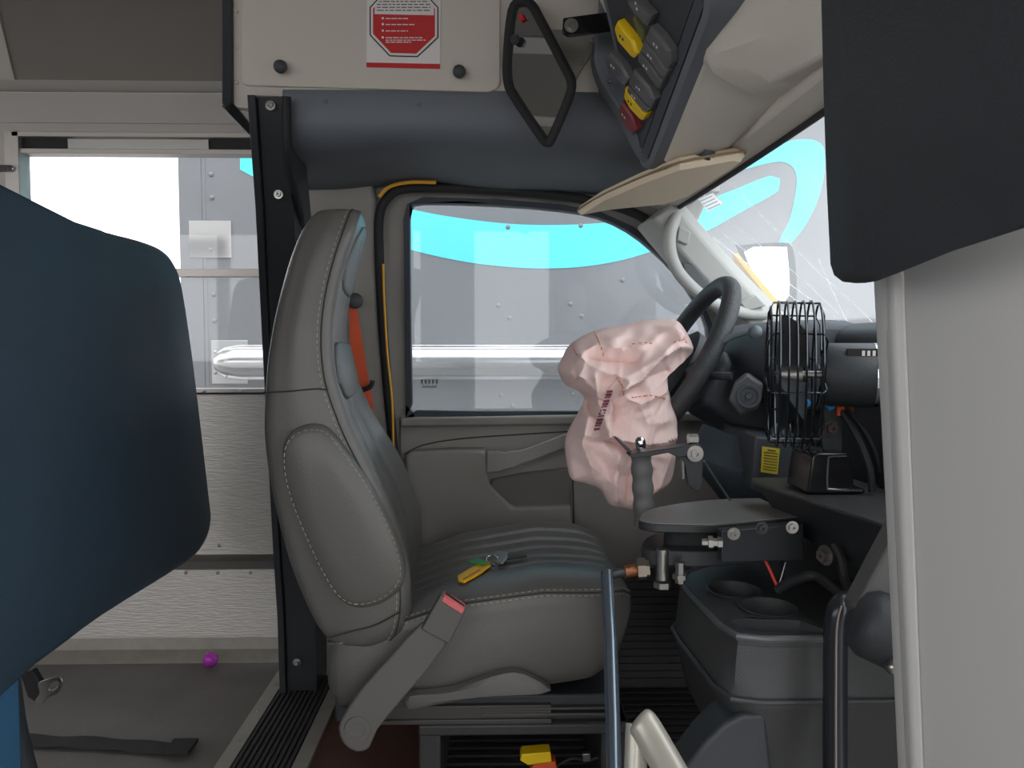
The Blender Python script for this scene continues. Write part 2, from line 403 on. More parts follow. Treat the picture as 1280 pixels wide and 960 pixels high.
# --- dark header trim above driver door
b = MB()
hp = [(1.525, 1.306), (1.522, 1.27), (1.535, 1.235), (1.58, 1.208), (1.68, 1.193), (1.80, 1.187), (1.885, 1.185)]
hp = [(p.y, p.z) for p in smooth([V(0, a, c) for a, c in hp], 4)]
xs = [-.440+.0442*i for i in range(1)]+[-.38+.0408*i for i in range(22)]
rings = []
for x in xs:
    dz = -.03*max(0, (x-.1)/.4)**1.5
    sh_ = lambda y: (-.413-.05*(min(y, 1.8)-1.52)/.28) if x == xs[0] else x
    hb = .022*math.exp(-((x+.19)/.13)**2)
    rings.append([V(sh_(y), y, z+dz+hb*max(0, min(1, (y-1.53)/.1))) for y, z in hp]+[V(sh_(1.9), 1.92, 1.20+dz+hb), V(sh_(1.9), 1.92, 1.34), V(sh_(1.53), 1.54, 1.34)])
b.loft(rings)
for px, py in ((407, 127), (524, 131), (642, 135)): b.lathe(P(px, py, y=1.524), (0, -1, 0), [(0, .006), (.004, .004)], 12)
o = b.build('trim_8', TRIMDK, bevel=.003); tag(o, 'dark grey curved header trim over the driver door', 'header trim', kind='structure')
# --- B pillar trim
b = MB()
b.prism(PP([(345, 205), (460, 205), (470, 252), (470, 330), (476, 420), (487, 540), (500, 700), (500, 900), (372, 900), (368, 400)], 1.865), (0, .08, 0))
o = b.build('trim_9', TRIMGR, bevel=.01, seg=3); tag(o, 'grey moulded pillar trim between seat and driver door', 'pillar', kind='structure')

# --- driver door
dr = thing('door_1', 'grey driver door with large window behind the seat', 'door', P(680, 890, y=1.9), kind='structure')
DY = 1.90
win = [(512, 275), (515, 260), (530, 254), (620, 256.5), (700, 263), (748, 272), (785, 289), (815, 312), (845, 342), (868, 375), (884, 410), (886, 470), (878, 505), (862, 513), (690, 514), (520, 513), (515, 505)]
def DX(q, y): return [(P(a, c, y=y).x, P(a, c, y=y).z) for a, c in q]
outer = [(462, 300), (462, 240), (478, 215), (530, 206), (640, 210), (740, 224), (800, 245), (850, 285), (887, 345), (925, 405), (935, 520), (935, 900), (507, 900), (500, 700), (490, 560)]
b = MB(); b.sheet(DX(outer, DY), [DX(sm2(win, 2), DY)], .03, lambda u, v, w: V(u, DY+.015+w, v))
b.build('door_frame', DOORGR, dr, bevel=.004)
def offset(pts, d):
    cx = sum(p[0] for p in pts)/len(pts); cy = sum(p[1] for p in pts)/len(pts); n = len(pts); out = []
    for i in range(n):
        a, c = pts[i-1], pts[(i+1) % n]; tx, ty = c[0]-a[0], c[1]-a[1]; L = math.hypot(tx, ty) or 1
        nx, ny = ty/L, -tx/L
        if (pts[i][0]-cx)*nx+(pts[i][1]-cy)*ny < 0: nx, ny = -nx, -ny
        out.append((pts[i][0]+nx*d, pts[i][1]+ny*d))
    return out
b = MB(); b.sheet(DX(offset(win, 7.5), DY-.008), [DX(sm2(win, 2), DY-.008)], .022, lambda u, v, w: V(u, DY-.001+w, v))
b.build('window_seal', mat('blue black seal', (40, 48, 58), .55), dr, bevel=.003)
b = MB(); b.prism(PP(offset(win, 4), DY+.03), (0, .004, 0)); g = b.build('window_pane', G_DOOR, dr)
b = MB()
for i in range(5): b.prism(PP([(526+i*4.6, 474), (526+i*4.6, 479.5), (529+i*4.6, 479.5), (529+i*4.6, 474)], DY+.0285), (0, .0005, 0))
for i in range(6): b.prism(PP([(528+i*3.1, 482), (528+i*3.1, 485), (530+i*3.1, 485), (530+i*3.1, 482)], DY+.0285), (0, .0005, 0))
b.build('glass_stamp', GINK, g)
# inner panel
b = MB()
b.prism(PP([(499, 520), (515, 516), (720, 516), (1010, 512), (1010, 900), (508, 900), (500, 700)], DY-.012), (0, .02, 0))
b.prism([P(500, 523, y=DY-.035), P(730, 519, y=DY-.035), P(900, 515, y=DY-.035), P(900, 527, y=DY-.03), P(730, 531, y=DY-.03), P(500, 534, y=DY-.03)], (0, .04, 0))
b.build('door_panel', DOORGR, dr, bevel=.006, seg=3)
b = MB(); b.tube(smooth(PP([(505, 568), (530, 556), (580, 548), (650, 543), (720, 539), (800, 537)], DY-.013), 5), .0016, 8)
b.tube(smooth(PP([(716, 600), (717, 640), (718, 690), (720, 760)], DY-.013), 4), .0016, 8)
b.build('panel_seam', BLACKP, dr)
b = MB()
arm = [(506, 572), (512, 565), (560, 562), (608, 562), (612, 605), (640, 634), (714, 632), (716, 655), (712, 672), (640, 676), (560, 682), (525, 690), (510, 680), (506, 640)]
b.prism(PP(arm, DY-.055), (0, .05, 0))
b.build('armrest', DOORGR, dr, bevel=.014, seg=4)
b = MB()
b.prism(PP([(612, 600), (650, 592), (714, 585), (714, 636), (640, 636), (617, 622)], DY-.028), (0, .02, 0)); b.build('map_pocket', mat('dark pocket', (112, 108, 104), .7, bump=.3, bscale=600), dr, bevel=.006)
b = MB()
hp_ = P3([(608, 577, 1.83), (630, 576, 1.822), (655, 570, 1.822), (685, 559, 1.826), (712, 549, 1.835), (740, 543, 1.86)])
b.loft([[p+V(0, -.008, h), p+V(0, .006, h*.8), p+V(0, .012, -h*.8), p+V(0, -.004, -h)] for p, h in zip(smooth(hp_, 4), [.027]*4+[.022]*3+[.018]*30)])
b.bb(P(608, 592, y=1.826), P(617, 563, y=1.88))
b.build('pull_handle', mat('grey door handle', (150, 147, 143), .4, bump=.2, bscale=600), dr, bevel=.004, seg=3)
# weather seal round the door opening
b = MB(); b.tube(smooth(P3([(497, 620, 1.86), (492, 560, 1.86), (484, 480, 1.86), (478, 400, 1.86), (474, 320, 1.86), (474, 272, 1.86), (483, 249, 1.86), (505, 236, 1.86), (560, 235, 1.86), (650, 240, 1.86), (740, 251, 1.86), (800, 270, 1.86), (845, 308, 1.86)]), 6), .0115, 12)
o = b.build('trim_10', RUBBER); tag(o, 'black rubber weather seal around the driver door opening', 'door seal', kind='structure')
b = MB(); b.tube(smooth(P3([(479, 330, 1.843), (480, 370, 1.843), (484, 440, 1.843), (490, 500, 1.843), (492, 560, 1.843), (497, 600, 1.843)]), 5), .0028, 8)
o = b.build('wire', YWIRE); tag(o, 'yellow orange wire running down the door seal behind seat', 'wire')
b = MB(); b.tube(smooth(P3([(474, 246, 1.84), (486, 234, 1.835), (510, 228, 1.83), (545, 228, 1.825)]), 5), .0045, 8)
o = b.build('wire', YWIRE); tag(o, 'orange wire tucked above the top corner of driver door', 'wire')

# --- A pillar, windshield, headliner
WT = lambda y: V(.425, y, 1.148); WB = lambda y: V(.715, y, .868)
wn = thing('window_2', 'cracked dusty windshield behind the dash', 'windshield', WB(1.3), kind='structure')
b = MB()
rings = []
ys = [.2+.1*i for i in range(17)]+[1.86]
def bow(y): return .05*(1-((y-.9)/1.0)**2)
def WSP(y, t): p = WT(y).lerp(WB(y), t); return p+V(bow(y)*.6, 0, 0)
b.loft([[WSP(y, t) for t in (0, .25, .5, .75, 1)]+[WSP(y, t)+V(.004, 0, .004) for t in (1, .75, .5, .25, 0)] for y in ys])
b.build('windshield_pane', G_WIND, wn)
def onws(px, py, off=-.002):
    d = (P(px, py, y=1)-CAM)
    y = 1.4
    for _ in range(25):
        x = y*d.x/d.y; z = CAM.z+y*d.z/d.y
        # plane through bowed glass
        n = V(.28, 0, .29).normalized(); q = WSP(y, 0)
        k = n.dot(q-CAM)/n.dot(d); y = max(.3, min(1.85, k*d.y))
    return CAM+d*k+n*off
for pts in ([(905, 292), (940, 318), (985, 352), (1040, 392), (1062, 413)], [(892, 296), (930, 325), (990, 370), (1040, 412)], [(913, 226), (940, 256), (980, 296), (1030, 345), (1075, 385), (1102, 414)], [(1024, 322), (1036, 350), (1052, 385), (1066, 412)], [(868, 240), (890, 260), (935, 293), (1000, 345), (1050, 392), (1078, 414)]):
    b = MB(); b.tube(smooth([onws(x, y) for x, y in pts], 4), .00085, 6); b.build('crack', CRACK, wn)
b = MB(); b.prism([onws(874, 248, -.003), onws(892, 240, -.003), onws(906, 253, -.003), onws(886, 263, -.003)], (.001, 0, .001))
st = b.build('glass_sticker', glass('pale sticker', (1, 1, 1), .85, .05), wn)
b = MB()
for i in range(4):
    a0 = onws(877+i*3.2, 250+i*3.3, -.0045); a1 = onws(892+i*3.2, 243+i*3.3, -.0045); b.tube([a0, a1], .0007, 5)
b.build('sticker_text', GINK, st)
# black dot band along top of glass
b = MB()
b.loft([[WSP(y, .0)+V(-.003, 0, -.003), WSP(y, .015)+V(-.003, 0, -.003), WSP(y, .015)+V(-.001, 0, -.001), WSP(y, 0)+V(-.001, 0, -.001)] for y in ys]); b.build('shade_band', DASH, wn)
# header above windshield: grey band then beige pod underside
b = MB()
rings = []
for y in ys:
    w = WSP(y, 0)
    rings.append([w+V(.01, 0, .01), w+V(-.01, 0, -.012), w+V(-.03, 0, -.010), w+V(-.055, 0, .0), w+V(-.055, 0, .03), w+V(.01, 0, .06)])
b.loft(rings); o = b.build('trim_11', [BEIGE], bevel=.004); tag(o, 'pale grey headliner band along the top of windshield', 'headliner', kind='structure')
b = MB(); b.tube([WSP(y, 0)+V(-.008, 0, -.012) for y in ys], .0065, 10)
o = b.build('trim_12', RUBBER); tag(o, 'black seal along the top edge of windshield', 'seal', kind='structure')
b = MB(); b.prism(PP([(725, 246), (790, 215), (870, 205), (885, 250), (862, 300), (846, 322), (800, 272)], 1.875), (0, .06, 0))
o = b.build('trim_16', TRIMGR, bevel=.006, seg=3); tag(o, 'grey trim corner between sun visor and windshield pillar', 'pillar', kind='structure')
b = MB(); b.bb((.52, -.5, 1.25), (.56, 2.0, 1.88)); b.bb((.3, 1.93, 1.2), (.56, 2.0, 1.6)); o = b.build('wall_front', COVE); tag(o, 'front cap of the bus above the windshield', 'wall', kind='structure')
# A pillar
b = MB()
path = [(830, 262, 1.80), (848, 285, 1.81), (880, 322, 1.82), (915, 360, 1.83), (950, 395, 1.84), (985, 430, 1.86)]
c = smooth([P(*q[:2], y=q[2]) for q in path], 5)
b.loft([[p+V(-.055, .02, -.03), p+V(-.03, -.03, -.025), p+V(.012, -.03, .012), p+V(.03, .0, .034), p+V(.035, .07, .036), p+V(-.05, .08, -.03)] for p in c])
ap = b.build('trim_13', APIL, bevel=.008, seg=3); tag(ap, 'light grey windshield pillar trim with two cap covers', 'pillar', kind='structure')
pil = ap
b = MB()   # grab handle on the pillar
gp = smooth(P3([(846, 268, 1.79), (838, 290, 1.765), (838, 315, 1.755), (848, 340, 1.755), (868, 362, 1.757), (890, 378, 1.765), (925, 390, 1.79), (955, 392, 1.81)]), 6)
b.tube(gp, .017, 12, flat=.8); gh = b.build('grab_handle', APIL, ap)
for q in ([(849, 282), (864, 290), (860, 306), (846, 300)], [(925, 378), (945, 368), (958, 382), (934, 389)]):
    b = MB(); b.prism(PP(q, 1.772 if q[0][0] < 900 else 1.785), (0, .03, 0)); b.build('cap_cover', APIL, ap, bevel=.003)
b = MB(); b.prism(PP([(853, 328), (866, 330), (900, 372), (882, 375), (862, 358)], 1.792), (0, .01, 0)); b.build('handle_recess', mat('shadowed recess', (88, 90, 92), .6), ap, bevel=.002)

# ================================================================ OVERHEAD SWITCH POD
O = P(820, 199, y=1.35)
A = V(0, -.26, .078); Bv = V(-.082, 0, .165)
pod = thing('overhead_switch_console', 'dark overhead switch console with rocker switches above steering wheel', 'console', O)
N = A.cross(Bv).normalized()
if N.x > 0: N = -N
def SW(u, v, h=0): return O + A*u + Bv*v + N*h
b = MB()
def rr(u0, u1, v0, v1, r, h, n=4):
    out = []
    for cu, cv, a0 in ((u1-r, v0+r, -90), (u1-r, v1-r, 0), (u0+r, v1-r, 90), (u0+r, v0+r, 180)):
        for k in range(n+1):
            a = rad(a0+90*k/n); uu = cu+r*math.cos(a); vv = cv+r*math.sin(a)
            out.append(SW(uu+(max(0, vv-.72)*1.15-.3*min(.7, max(0, vv)))*max(0, (.9-uu)/1.1), vv, h))
    return out
b.loft([[p-N*.10+V(.06, 0, .02) for p in rr(-.2, 1.5, -.09, 1.7, .1, 0)], rr(-.2, 1.46, -.05, 1.7, .14, -.01), rr(-.17, 1.42, -.01, 1.66, .14, .006), rr(-.12, 1.38, .05, 1.6, .1, .008), rr(-.1, 1.36, .06, 1.58, .08, -.006)])
b.build('bezel', TRIMDK, pod)
def px2uv(px, py):
    d = P(px, py, y=1)-CAM; k = N.dot(O-CAM)/N.dot(d); q = CAM+d*k-O
    den = A.dot(A)*Bv.dot(Bv)-A.dot(Bv)**2
    return ((q.dot(A)*Bv.dot(Bv)-q.dot(Bv)*A.dot(Bv))/den, (q.dot(Bv)*A.dot(A)-q.dot(A)*A.dot(Bv))/den)
def onpod(px, py, h): u, v = px2uv(px, py); return SW(u, v, h)
b = MB(); b.prism(PP([(p.x, p.y) for p in smooth([V(x, y, 0) for x, y in ((759, -30), (750, 15), (745, 48), (743, 74), (752, 102), (776, 140), (800, 186), (812, 196), (820, 180), (800, 60), (795, -30))], 3, True)], 1.405), (0, .045, 0)); b.build('side_cheek', TRIMDK, pod, bevel=.008, seg=3)
b = MB(); b.loft([rr(-.06, 1.33, .2, 1.56, .05, -.004), rr(-.06, 1.33, .2, 1.56, .05, .004)]); b.build('switch_plate', BLACKP, pod)
b = MB(); b.loft([rr(-.06, 1.33, .075, .185, .02, -.004), rr(-.06, 1.33, .075, .185, .02, .006)]); b.build('lower_strip', DASH, pod, bevel=.001)
sws = [
    ('yellow', [(783, 21), (779, 29), (784, 46), (803, 68), (809, 62), (803, 45)]),
    ('grey', [(795, -6), (808, -6), (826, 14), (821, 28), (806, 12)]),
    ('grey', [(825, 27), (818, 42), (832, 57), (846, 82), (851, 74), (850, 58), (838, 40)]),
    ('grey', [(817, 44), (812, 56), (828, 74), (841, 93), (846, 84), (832, 58)]),
    ('grey', [(811, 58), (808, 68), (820, 86), (835, 106), (840, 95), (827, 76)]),
    ('grey', [(773, 60), (767, 68), (773, 84), (790, 102), (797, 94), (788, 76)]),
    ('grey', [(803, 82), (796, 98), (808, 112), (824, 130), (829, 120), (822, 102)]),
    ('grey', [(796, 100), (794, 108), (806, 122), (818, 136), (823, 131), (808, 114)]),
    ('yellow', [(792, 104), (790, 114), (798, 130), (813, 146), (818, 138), (806, 124)]),
    ('red', [(788, 122), (784, 132), (788, 146), (800, 163), (806, 158), (800, 140)]),
    ('olive', [(797, 17), (800, 16), (810, 36), (812, 50), (806, 44)]),
]
OLIVE = mat('dim olive plastic', (104, 100, 60), .5)
for kind, q in sws:
    b = MB(); lo = [onpod(x, y, .003) for x, y in q]; c = sum(lo, Vector())/len(lo)
    hgt = .012 if kind != 'olive' else .004
    mid = [p+N*hgt for p in lo]; top = [c+(p-c)*.82+N*(hgt+.004) for p in lo]
    b.loft([lo, mid, top])
    s = b.build('rocker_switch', {'yellow': YELLOW, 'grey': SWG, 'red': DRED, 'olive': OLIVE}[kind], pod, bevel=.001)
    s['label'] = {'yellow': 'yellow rocker switch', 'grey': 'grey rocker switch', 'red': 'dark red rocker switch', 'olive': 'dim olive indicator'}[kind]
    if kind != 'olive':
        b = MB(); a0 = c+N*(hgt+.0042)
        cc = sum([onpod(x, y, 0) for x, y in q[:3]], Vector())/3-sum([onpod(x, y, 0) for x, y in q[3:]], Vector())/max(1, len(q)-3)
        d = cc.normalized(); w = N.cross(d)
        for t in (.010, .002):
            b.prism([a0+d*t-w*.002, a0+d*t+w*.002, a0+d*(t+.004)+w*.002, a0+d*(t+.004)-w*.002], N*.0004)
        b.build('switch_mark', INK if kind == 'yellow' else PAPER, s)
b = MB()
for px, py in ((764, 101), (853, 76)):
    b = MB(); b.lathe(onpod(px, py, .002), N, [(0, .004), (.004, .003)], 10); b.build('screw', STEEL, pod)
# pod body: pale underside running forward to the windshield header
b = MB()
rings = []
crs = smooth(P3([(874, 86, 1.09), (905, 77, 1.04), (960, 58, .97), (1050, 28, .86), (1130, 2, .77), (1250, -40, .62), (1400, -90, .46)]), 3)
for k in range(8):
    u = .0+k/7*.98
    e = SW(u, -.07, -.004); w = WSP(max(.2, e.y), 0); f1 = w+V(-.045, 0, .006)
    top = SW(u, 1.75, -.03); e2 = e+V(.03, 0, -.002)
    rings.append([top, SW(u, .9, -.03), e+V(.004, 0, .004), e2, e2.lerp(f1, .5)+V(0, 0, -.012), f1+V(.02, 0, .01), f1+V(.04, 0, .1), top+V(.25, 0, .1)])
for e in crs[1:]:
    w = WSP(max(.2, e.y), 0); f1 = w+V(-.045, 0, .006)
    top = e+V(-.02, -.03, .42)
    rings.append([top, e+V(-.01, -.012, .10), e+V(-.003, -.003, .012), e+V(.012, .008, -.006), e.lerp(f1, .5)+V(0, 0, -.012), f1+V(.02, 0, .01), f1+V(.05, .03, .1), top+V(.2, .2, 0)])
b.loft(rings); b.build('console_body', BEIGE, pod, bevel=.012, seg=4)

# ================================================================ SUN VISOR
vs = thing('sun_visor', 'tan sun visor folded down at top of windshield', 'sun visor', P(830, 250, y=1.66))
vp = P3([(722, 265, 1.69), (760, 258, 1.68), (830, 251, 1.66), (862, 240, 1.56), (885, 224, 1.46), (920, 203, 1.33), (931, 194, 1.29), (922, 192, 1.28), (850, 205, 1.30), (800, 224, 1.42), (750, 247, 1.60)])
b = MB(); cen = sum(vp, Vector())/len(vp)
b.loft([[cen+(p-cen)*.95+V(0, 0, -.009) for p in vp], vp, [p+V(0, 0, .006) for p in vp], [cen+(p-cen)*.95+V(0, 0, .013) for p in vp]])
b.build('visor_pad', VISOR, vs)
b = MB(); b.tube(smooth([p+V(0, 0, .003) for p in vp], 4, True), .0022, 6, closed=True); b.build('edge_seam', mat('tan seam', (150, 130, 104), .8), vs)
b = MB(); b.tube(P3([(866, 199, 1.31), (888, 195, 1.29)]), .007, 10); b.bb(P(880, 196, y=1.285), P(889, 178, y=1.31)); b.build('clip', DASH, vs, bevel=.001)

# ================================================================ INTERIOR MIRROR
mr = thing('interior_mirror', 'black framed interior mirror hanging before white overhead panel', 'mirror', P(675, 180, y=1.40))
def MP(px, py, off=0): return P(px, py, y=1.44-(px-635)*.0011-off)
mo = [(640, 14), (652, 2), (664, 6), (676, 26), (706, 84), (714, 102), (711, 122), (690, 172), (684, 178), (676, 170), (645, 124), (635, 104), (634, 70)]
mo = sm2(mo, 4)
b = MB(); n = V(-.7, -.7, 0).normalized()
ring = [MP(x, y) for x, y in mo]
b.tube(ring, .0085, 10, closed=True); b.build('mirror_frame', RUBBER, mr)
b = MB(); cx = sum(p.x for p in ring)/len(ring); cen = sum(ring, Vector())/len(ring)
b.loft([[cen+(p-cen)*.99+V(.001, .001, 0) for p in ring], [cen+(p-cen)*.99+V(.006, .006, 0) for p in ring]]); b.build('mirror_glass', MIRROR, mr)
b = MB(); b.prism([MP(651, 16, .004), MP(656, 24, .004), MP(650, 27, .004), MP(648, 19, .004)], (.0006, .0006, 0)); b.build('red_sticker', SIGNRED, mr)
b = MB(); b.lathe(MP(645, 50, .006), (-.7, -.7, 0), [(0, .009), (.008, .008)], 14); b.build('pivot', BLACKP, mr)
b = MB(); b.prism(PP([(704, 22), (748, 16), (766, 14), (768, 38), (710, 46), (703, 41)], 1.33), (0, .006, 0)); br = b.build('mount_bracket', GLOSSB, mr, bevel=.002)
b = MB(); b.bolt(P(714, 32, y=1.329), (0, -1, 0), .008, .007); b.build('bolt', STEEL, br)
b = MB(); b.prism(PP([(664, -20), (745, -20), (748, 55), (724, 92), (714, 115), (706, 92), (676, 26)], 1.475), (0, .01, 0))
for px, py in ((740, 51), (727, 79)): b.rivet(P(px, py, y=1.474), r=.006)
o = b.build('trim_14', mat('pale grey gusset', (150, 146, 140), .4, .3), bevel=.002); tag(o, 'pale riveted gusset plate behind the interior mirror', 'plate', kind='structure')

# ================================================================ DRIVER SEAT
seat = thing('driver_seat', 'grey leather high back driver seat with pale stitching', 'seat', (-.02, 1.5, .0))
levels = [  # py, back px, front px, y0, y1, corner r, bulge
    (249, 402, 428, 1.40, 1.55, .012, .004), (252, 392, 438, 1.36, 1.58, .016, .006), (260, 382, 442, 1.325, 1.605, .02, .008),
    (285, 368, 438, 1.305, 1.62, .022, .010), (320, 356, 428, 1.295, 1.63, .022, .008), (360, 346, 419, 1.288, 1.64, .022, .004),
    (400, 338, 414, 1.282, 1.65, .022, .002), (440, 332, 414, 1.278, 1.66, .022, -.003), (480, 329, 420, 1.274, 1.675, .022, -.006), (520, 328, 434, 1.27, 1.69, .022, -.012),
    (550, 329, 447, 1.268, 1.70, .022, -.016), (580, 333, 463, 1.266, 1.71, .022, -.018), (610, 338, 478, 1.264, 1.72, .022, -.02), (640, 345, 491, 1.262, 1.73, .022, -.02), (700, 362, 510, 1.26, 1.74, .022, -.02),
    (750, 381, 514, 1.262, 1.74, .022, -.015), (785, 398, 508, 1.266, 1.74, .022, -.01), (803, 412, 494, 1.275, 1.735, .02, 0)]
def slant(py): return lerp([(249, .04), (420, .040), (520, .032), (600, .027), (803, .022)], py)
rings, seam1, back = [], [], []
for py, bx, fx, y0, y1, r, bl in levels:
    z = pz(py, 1.28); xb = pxx(bx, 1.28, py); xf = pxx(fx, 1.28, py); ring = []; SL = slant(py)
    for k in range(7): t = k/6; ring.append(V(xb+r*1.2+(xf-r-xb-r*1.2)*t, y0-.006*math.sin(math.pi*t), z))
    for k in range(1, 6): a = rad(90*k/6); ring.append(V(xf-r+r*math.sin(a), y0+r-r*math.cos(a), z))
    W = y1-y0-2*r
    for k in range(31):
        t = k/30; ple = 0
        if py >= 470:
            for c0 in (.3, .5, .7): ple -= .006*math.exp(-((t-c0)/.022)**2)
        ring.append(V(xf-SL*t+bl*math.sin(math.pi*t)*(1 if bl > 0 else 1.2*math.sin(math.pi*t)**.6)+ple, y0+r+W*t, z))
    for k in range(1, 6): a = rad(90*k/6); ring.append(V(xf-SL-r+r*math.cos(a), y1-r+r*math.sin(a), z))
    for k in range(7): t = k/6; ring.append(V(xf-SL-r-(xf-SL-r-xb-r*1.2)*t, y1+.004*math.sin(math.pi*t), z))
    rb = r*1.2
    for k in range(1, 6): a = rad(90*k/6); ring.append(V(xb+rb-rb*math.sin(a), y1-rb+rb*math.cos(a), z))
    for k in range(7): t = k/6; ring.append(V(xb-.008*math.sin(math.pi*t), y1-rb-(y1-y0-2*rb)*t, z))
    for k in range(1, 6): a = rad(90*k/6); ring.append(V(xb+rb-rb*math.cos(a), y0+rb-rb*math.sin(a), z))
    rings.append(ring); seam1.append(ring[6]+V(0, -.0012, 0)); back.append(ring[-3])
# resample levels smoothly
def resamp(rs, k=3):
    n = len(rs[0]); cols = [smooth([r[i] for r in rs], k) for i in range(n)]
    return [[cols[i][j] for i in range(n)] for j in range(len(cols[0]))]
b = MB(); b.loft(resamp(rings, 3)); bkrest = b.build('backrest', LEATHER, seat, angle=80)
b = MB()
def stitch(b, path, r=.0007, dash=.005, gap=.0025):
    d = 0; cur = [path[0]]; on = True
    for p, q in zip(path, path[1:]):
        L = (q-p).length; n = max(1, int(L/.002))
        for i in range(n):
            x = p.lerp(q, (i+1)/n); d += L/n
            if on: cur.append(x)
            if on and d > dash:
                if len(cur) > 1: b.tube([cur[0], cur[-1]], r, 5)
                on = False; d = 0
            elif not on and d > gap: on = True; d = 0; cur = [x]
s1 = smooth(seam1, 4)
stitch(b, s1); b.build('stitching', THREAD, bkrest)
b = MB(); b.tube([p+V(.006, .0015, 0) for p in s1], .0013, 6); b.build('seam', DTHREAD, bkrest)
b = MB(); s3 = [p+V(0, -.0015, 0) for p in PP([(330, 490), (360, 489), (395, 486), (408, 487)], 1.268)]; b.tube(smooth(s3, 4), .0012, 6)
b.build('seam', DTHREAD, bkrest); b = MB(); b.tube(smooth(PP([(412, 797), (440, 789), (470, 781), (500, 765)], 1.258), 4), .0015, 6); b.build('seam', DTHREAD, bkrest)
# front inserts
def ins(pts, dx):
    """insert on the front face of the backrest: (z px level, t across)"""
    out = []
    for py, t in pts:
        z = pz(py, 1.28); i = 0
        tab = [(l[0], l) for l in levels]
        def g(k): return lerp([(l[0], l[k]) for l in levels], py)
        y0, y1, r, bl = g(3), g(4), g(5), g(6); xf = pxx(g(2), 1.28, py); SL = slant(py)
        W = y1-y0-2*r; out.append(V(xf-SL*t+bl*math.sin(math.pi*max(0, min(1, t)))+dx, y0+r+W*t, z))
    return out
b = MB(); q = [(267, .35), (272, .18), (290, .08), (325, .03), (348, .05), (358, .15), (362, .35), (362, .65), (350, .9), (320, .95), (285, .9), (268, .65)]
b.loft([ins(q, -.008), ins(q, .002), [c*.92+sum(ins(q, .005), Vector())/len(q)*.08 for c in ins(q, .005)]]); b.build('headrest_pad', LEATHER2, bkrest, bevel=.004, seg=3)
b = MB(); q = [(431, .06), (450, .03), (480, .04), (498, .12), (505, .3), (506, .5), (503, .7), (485, .94), (450, .96), (430, .92), (427, .5), (428, .12)]
b.loft([ins(q, -.008), ins(q, .004), [c*.94+sum(ins(q, .007), Vector())/len(q)*.06 for c in ins(q, .007)]]); b.build('lumbar_pad', LEATHER2, bkrest, bevel=.004, seg=3)
# side bolster panel
bo = [(400, 530), (380, 531), (362, 543), (355, 565), (360, 605), (378, 655), (402, 708), (424, 744), (446, 757), (474, 753), (498, 737), (507, 714), (497, 672), (468, 612), (432, 560), (414, 538)]
sb = smooth(PP(bo, 1.262), 3, True); c = sum(sb, Vector())/len(sb)
b = MB(); b.loft([[p+V(0, .01, 0) for p in sb], [p+V(0, -.008, 0) for p in sb], [c+(p-c)*.975+V(0, -.015, 0) for p in sb], [c+(p-c)*.9+V(0, -.02, 0) for p in sb], [c+(p-c)*.5+V(0, -.025, 0) for p in sb]])
bp = b.build('bolster_panel', LEATHER, bkrest, angle=60)
b = MB(); st_ = [c+(p-c)*.945+V(0, -.0182, 0) for p in sb]; stitch(b, st_+[st_[0]]); b.build('stitching', THREAD, bkrest)
# cushion
xb, xf = pxx(402, 1.27), pxx(797, 1.27)
botz = [(402, 872), (415, 889), (520, 890), (640, 870), (740, 856), (775, 838), (790, 812), (797, 790)]
seamz = [(402, 806), (470, 786), (560, 757), (680, 742), (760, 743), (785, 747), (797, 756)]
NS = 34; rings = []; sea = []; sea2 = []
for i in range(NS):
    t = i/(NS-1); t = 1-(1-t)**1.5
    px = 402+(797-402)*t; x = xb+(xf-xb)*t
    zb = pz(lerp(botz, px), 1.27); zs_ = pz(lerp(seamz, px), 1.27)
    fr = max(0, (px-715)/82.); sh = 1-.9*fr**2.4; inset = .05*fr**3
    re = max(0, (430-px)/28.); inset += .02*re**2
    y0, y1 = 1.272+inset, 1.755-inset; ring = []
    ring += [V(x, y0+.03, zb), V(x, y0+.008, zb+.006)]
    for k in range(1, 7): q = k/7; ring.append(V(x, y0+.004-.01*math.sin(math.pi*q), zb+.006+(zs_-zb-.006)*q))
    ring.append(V(x, y0+.001, zs_)); sea.append(V(x, y0-.002, zs_-.004)); sea2.append(V(x, y0-.0005, zs_+.006))
    for k in range(1, 72):
        q = k/72; y = y0+(y1-y0)*q
        e = min(q, 1-q); h = .020*(1-(1-min(1, e/.16))**2.2)                      # roll over the edge
        h -= .008*math.exp(-((q-.5)/.25)**4)                                      # sunk centre
        for c0 in (.25, .37, .5, .63, .75): h -= .0065*math.exp(-((q-c0)/.012)**2)
        h += .006*math.sin(math.pi*min(1, t))*(1-fr)*.5
        h *= min(1, .2+t*1.15)
        ring.append(V(x, y, zs_+h*max(.05, sh)))
    ring.append(V(x, y1-.001, zs_))
    for k in range(1, 7): q = 1-k/7; ring.append(V(x, y1-.004+.01*math.sin(math.pi*q), zb+.006+(zs_-zb-.006)*q))
    ring += [V(x, y1-.008, zb+.006), V(x, y1-.03, zb)]
    rings.append(ring)
b = MB(); b.loft(rings); cu = b.build('cushion', LEATHER, seat, angle=70)
b = MB(); stitch(b, sea); stitch(b, sea2); b.build('stitching', THREAD, cu)
b = MB(); b.tube([(p+q)/2+V(0, -.0005, 0) for p, q in zip(sea, sea2)], .0012, 6); b.build('seam', DTHREAD, cu)
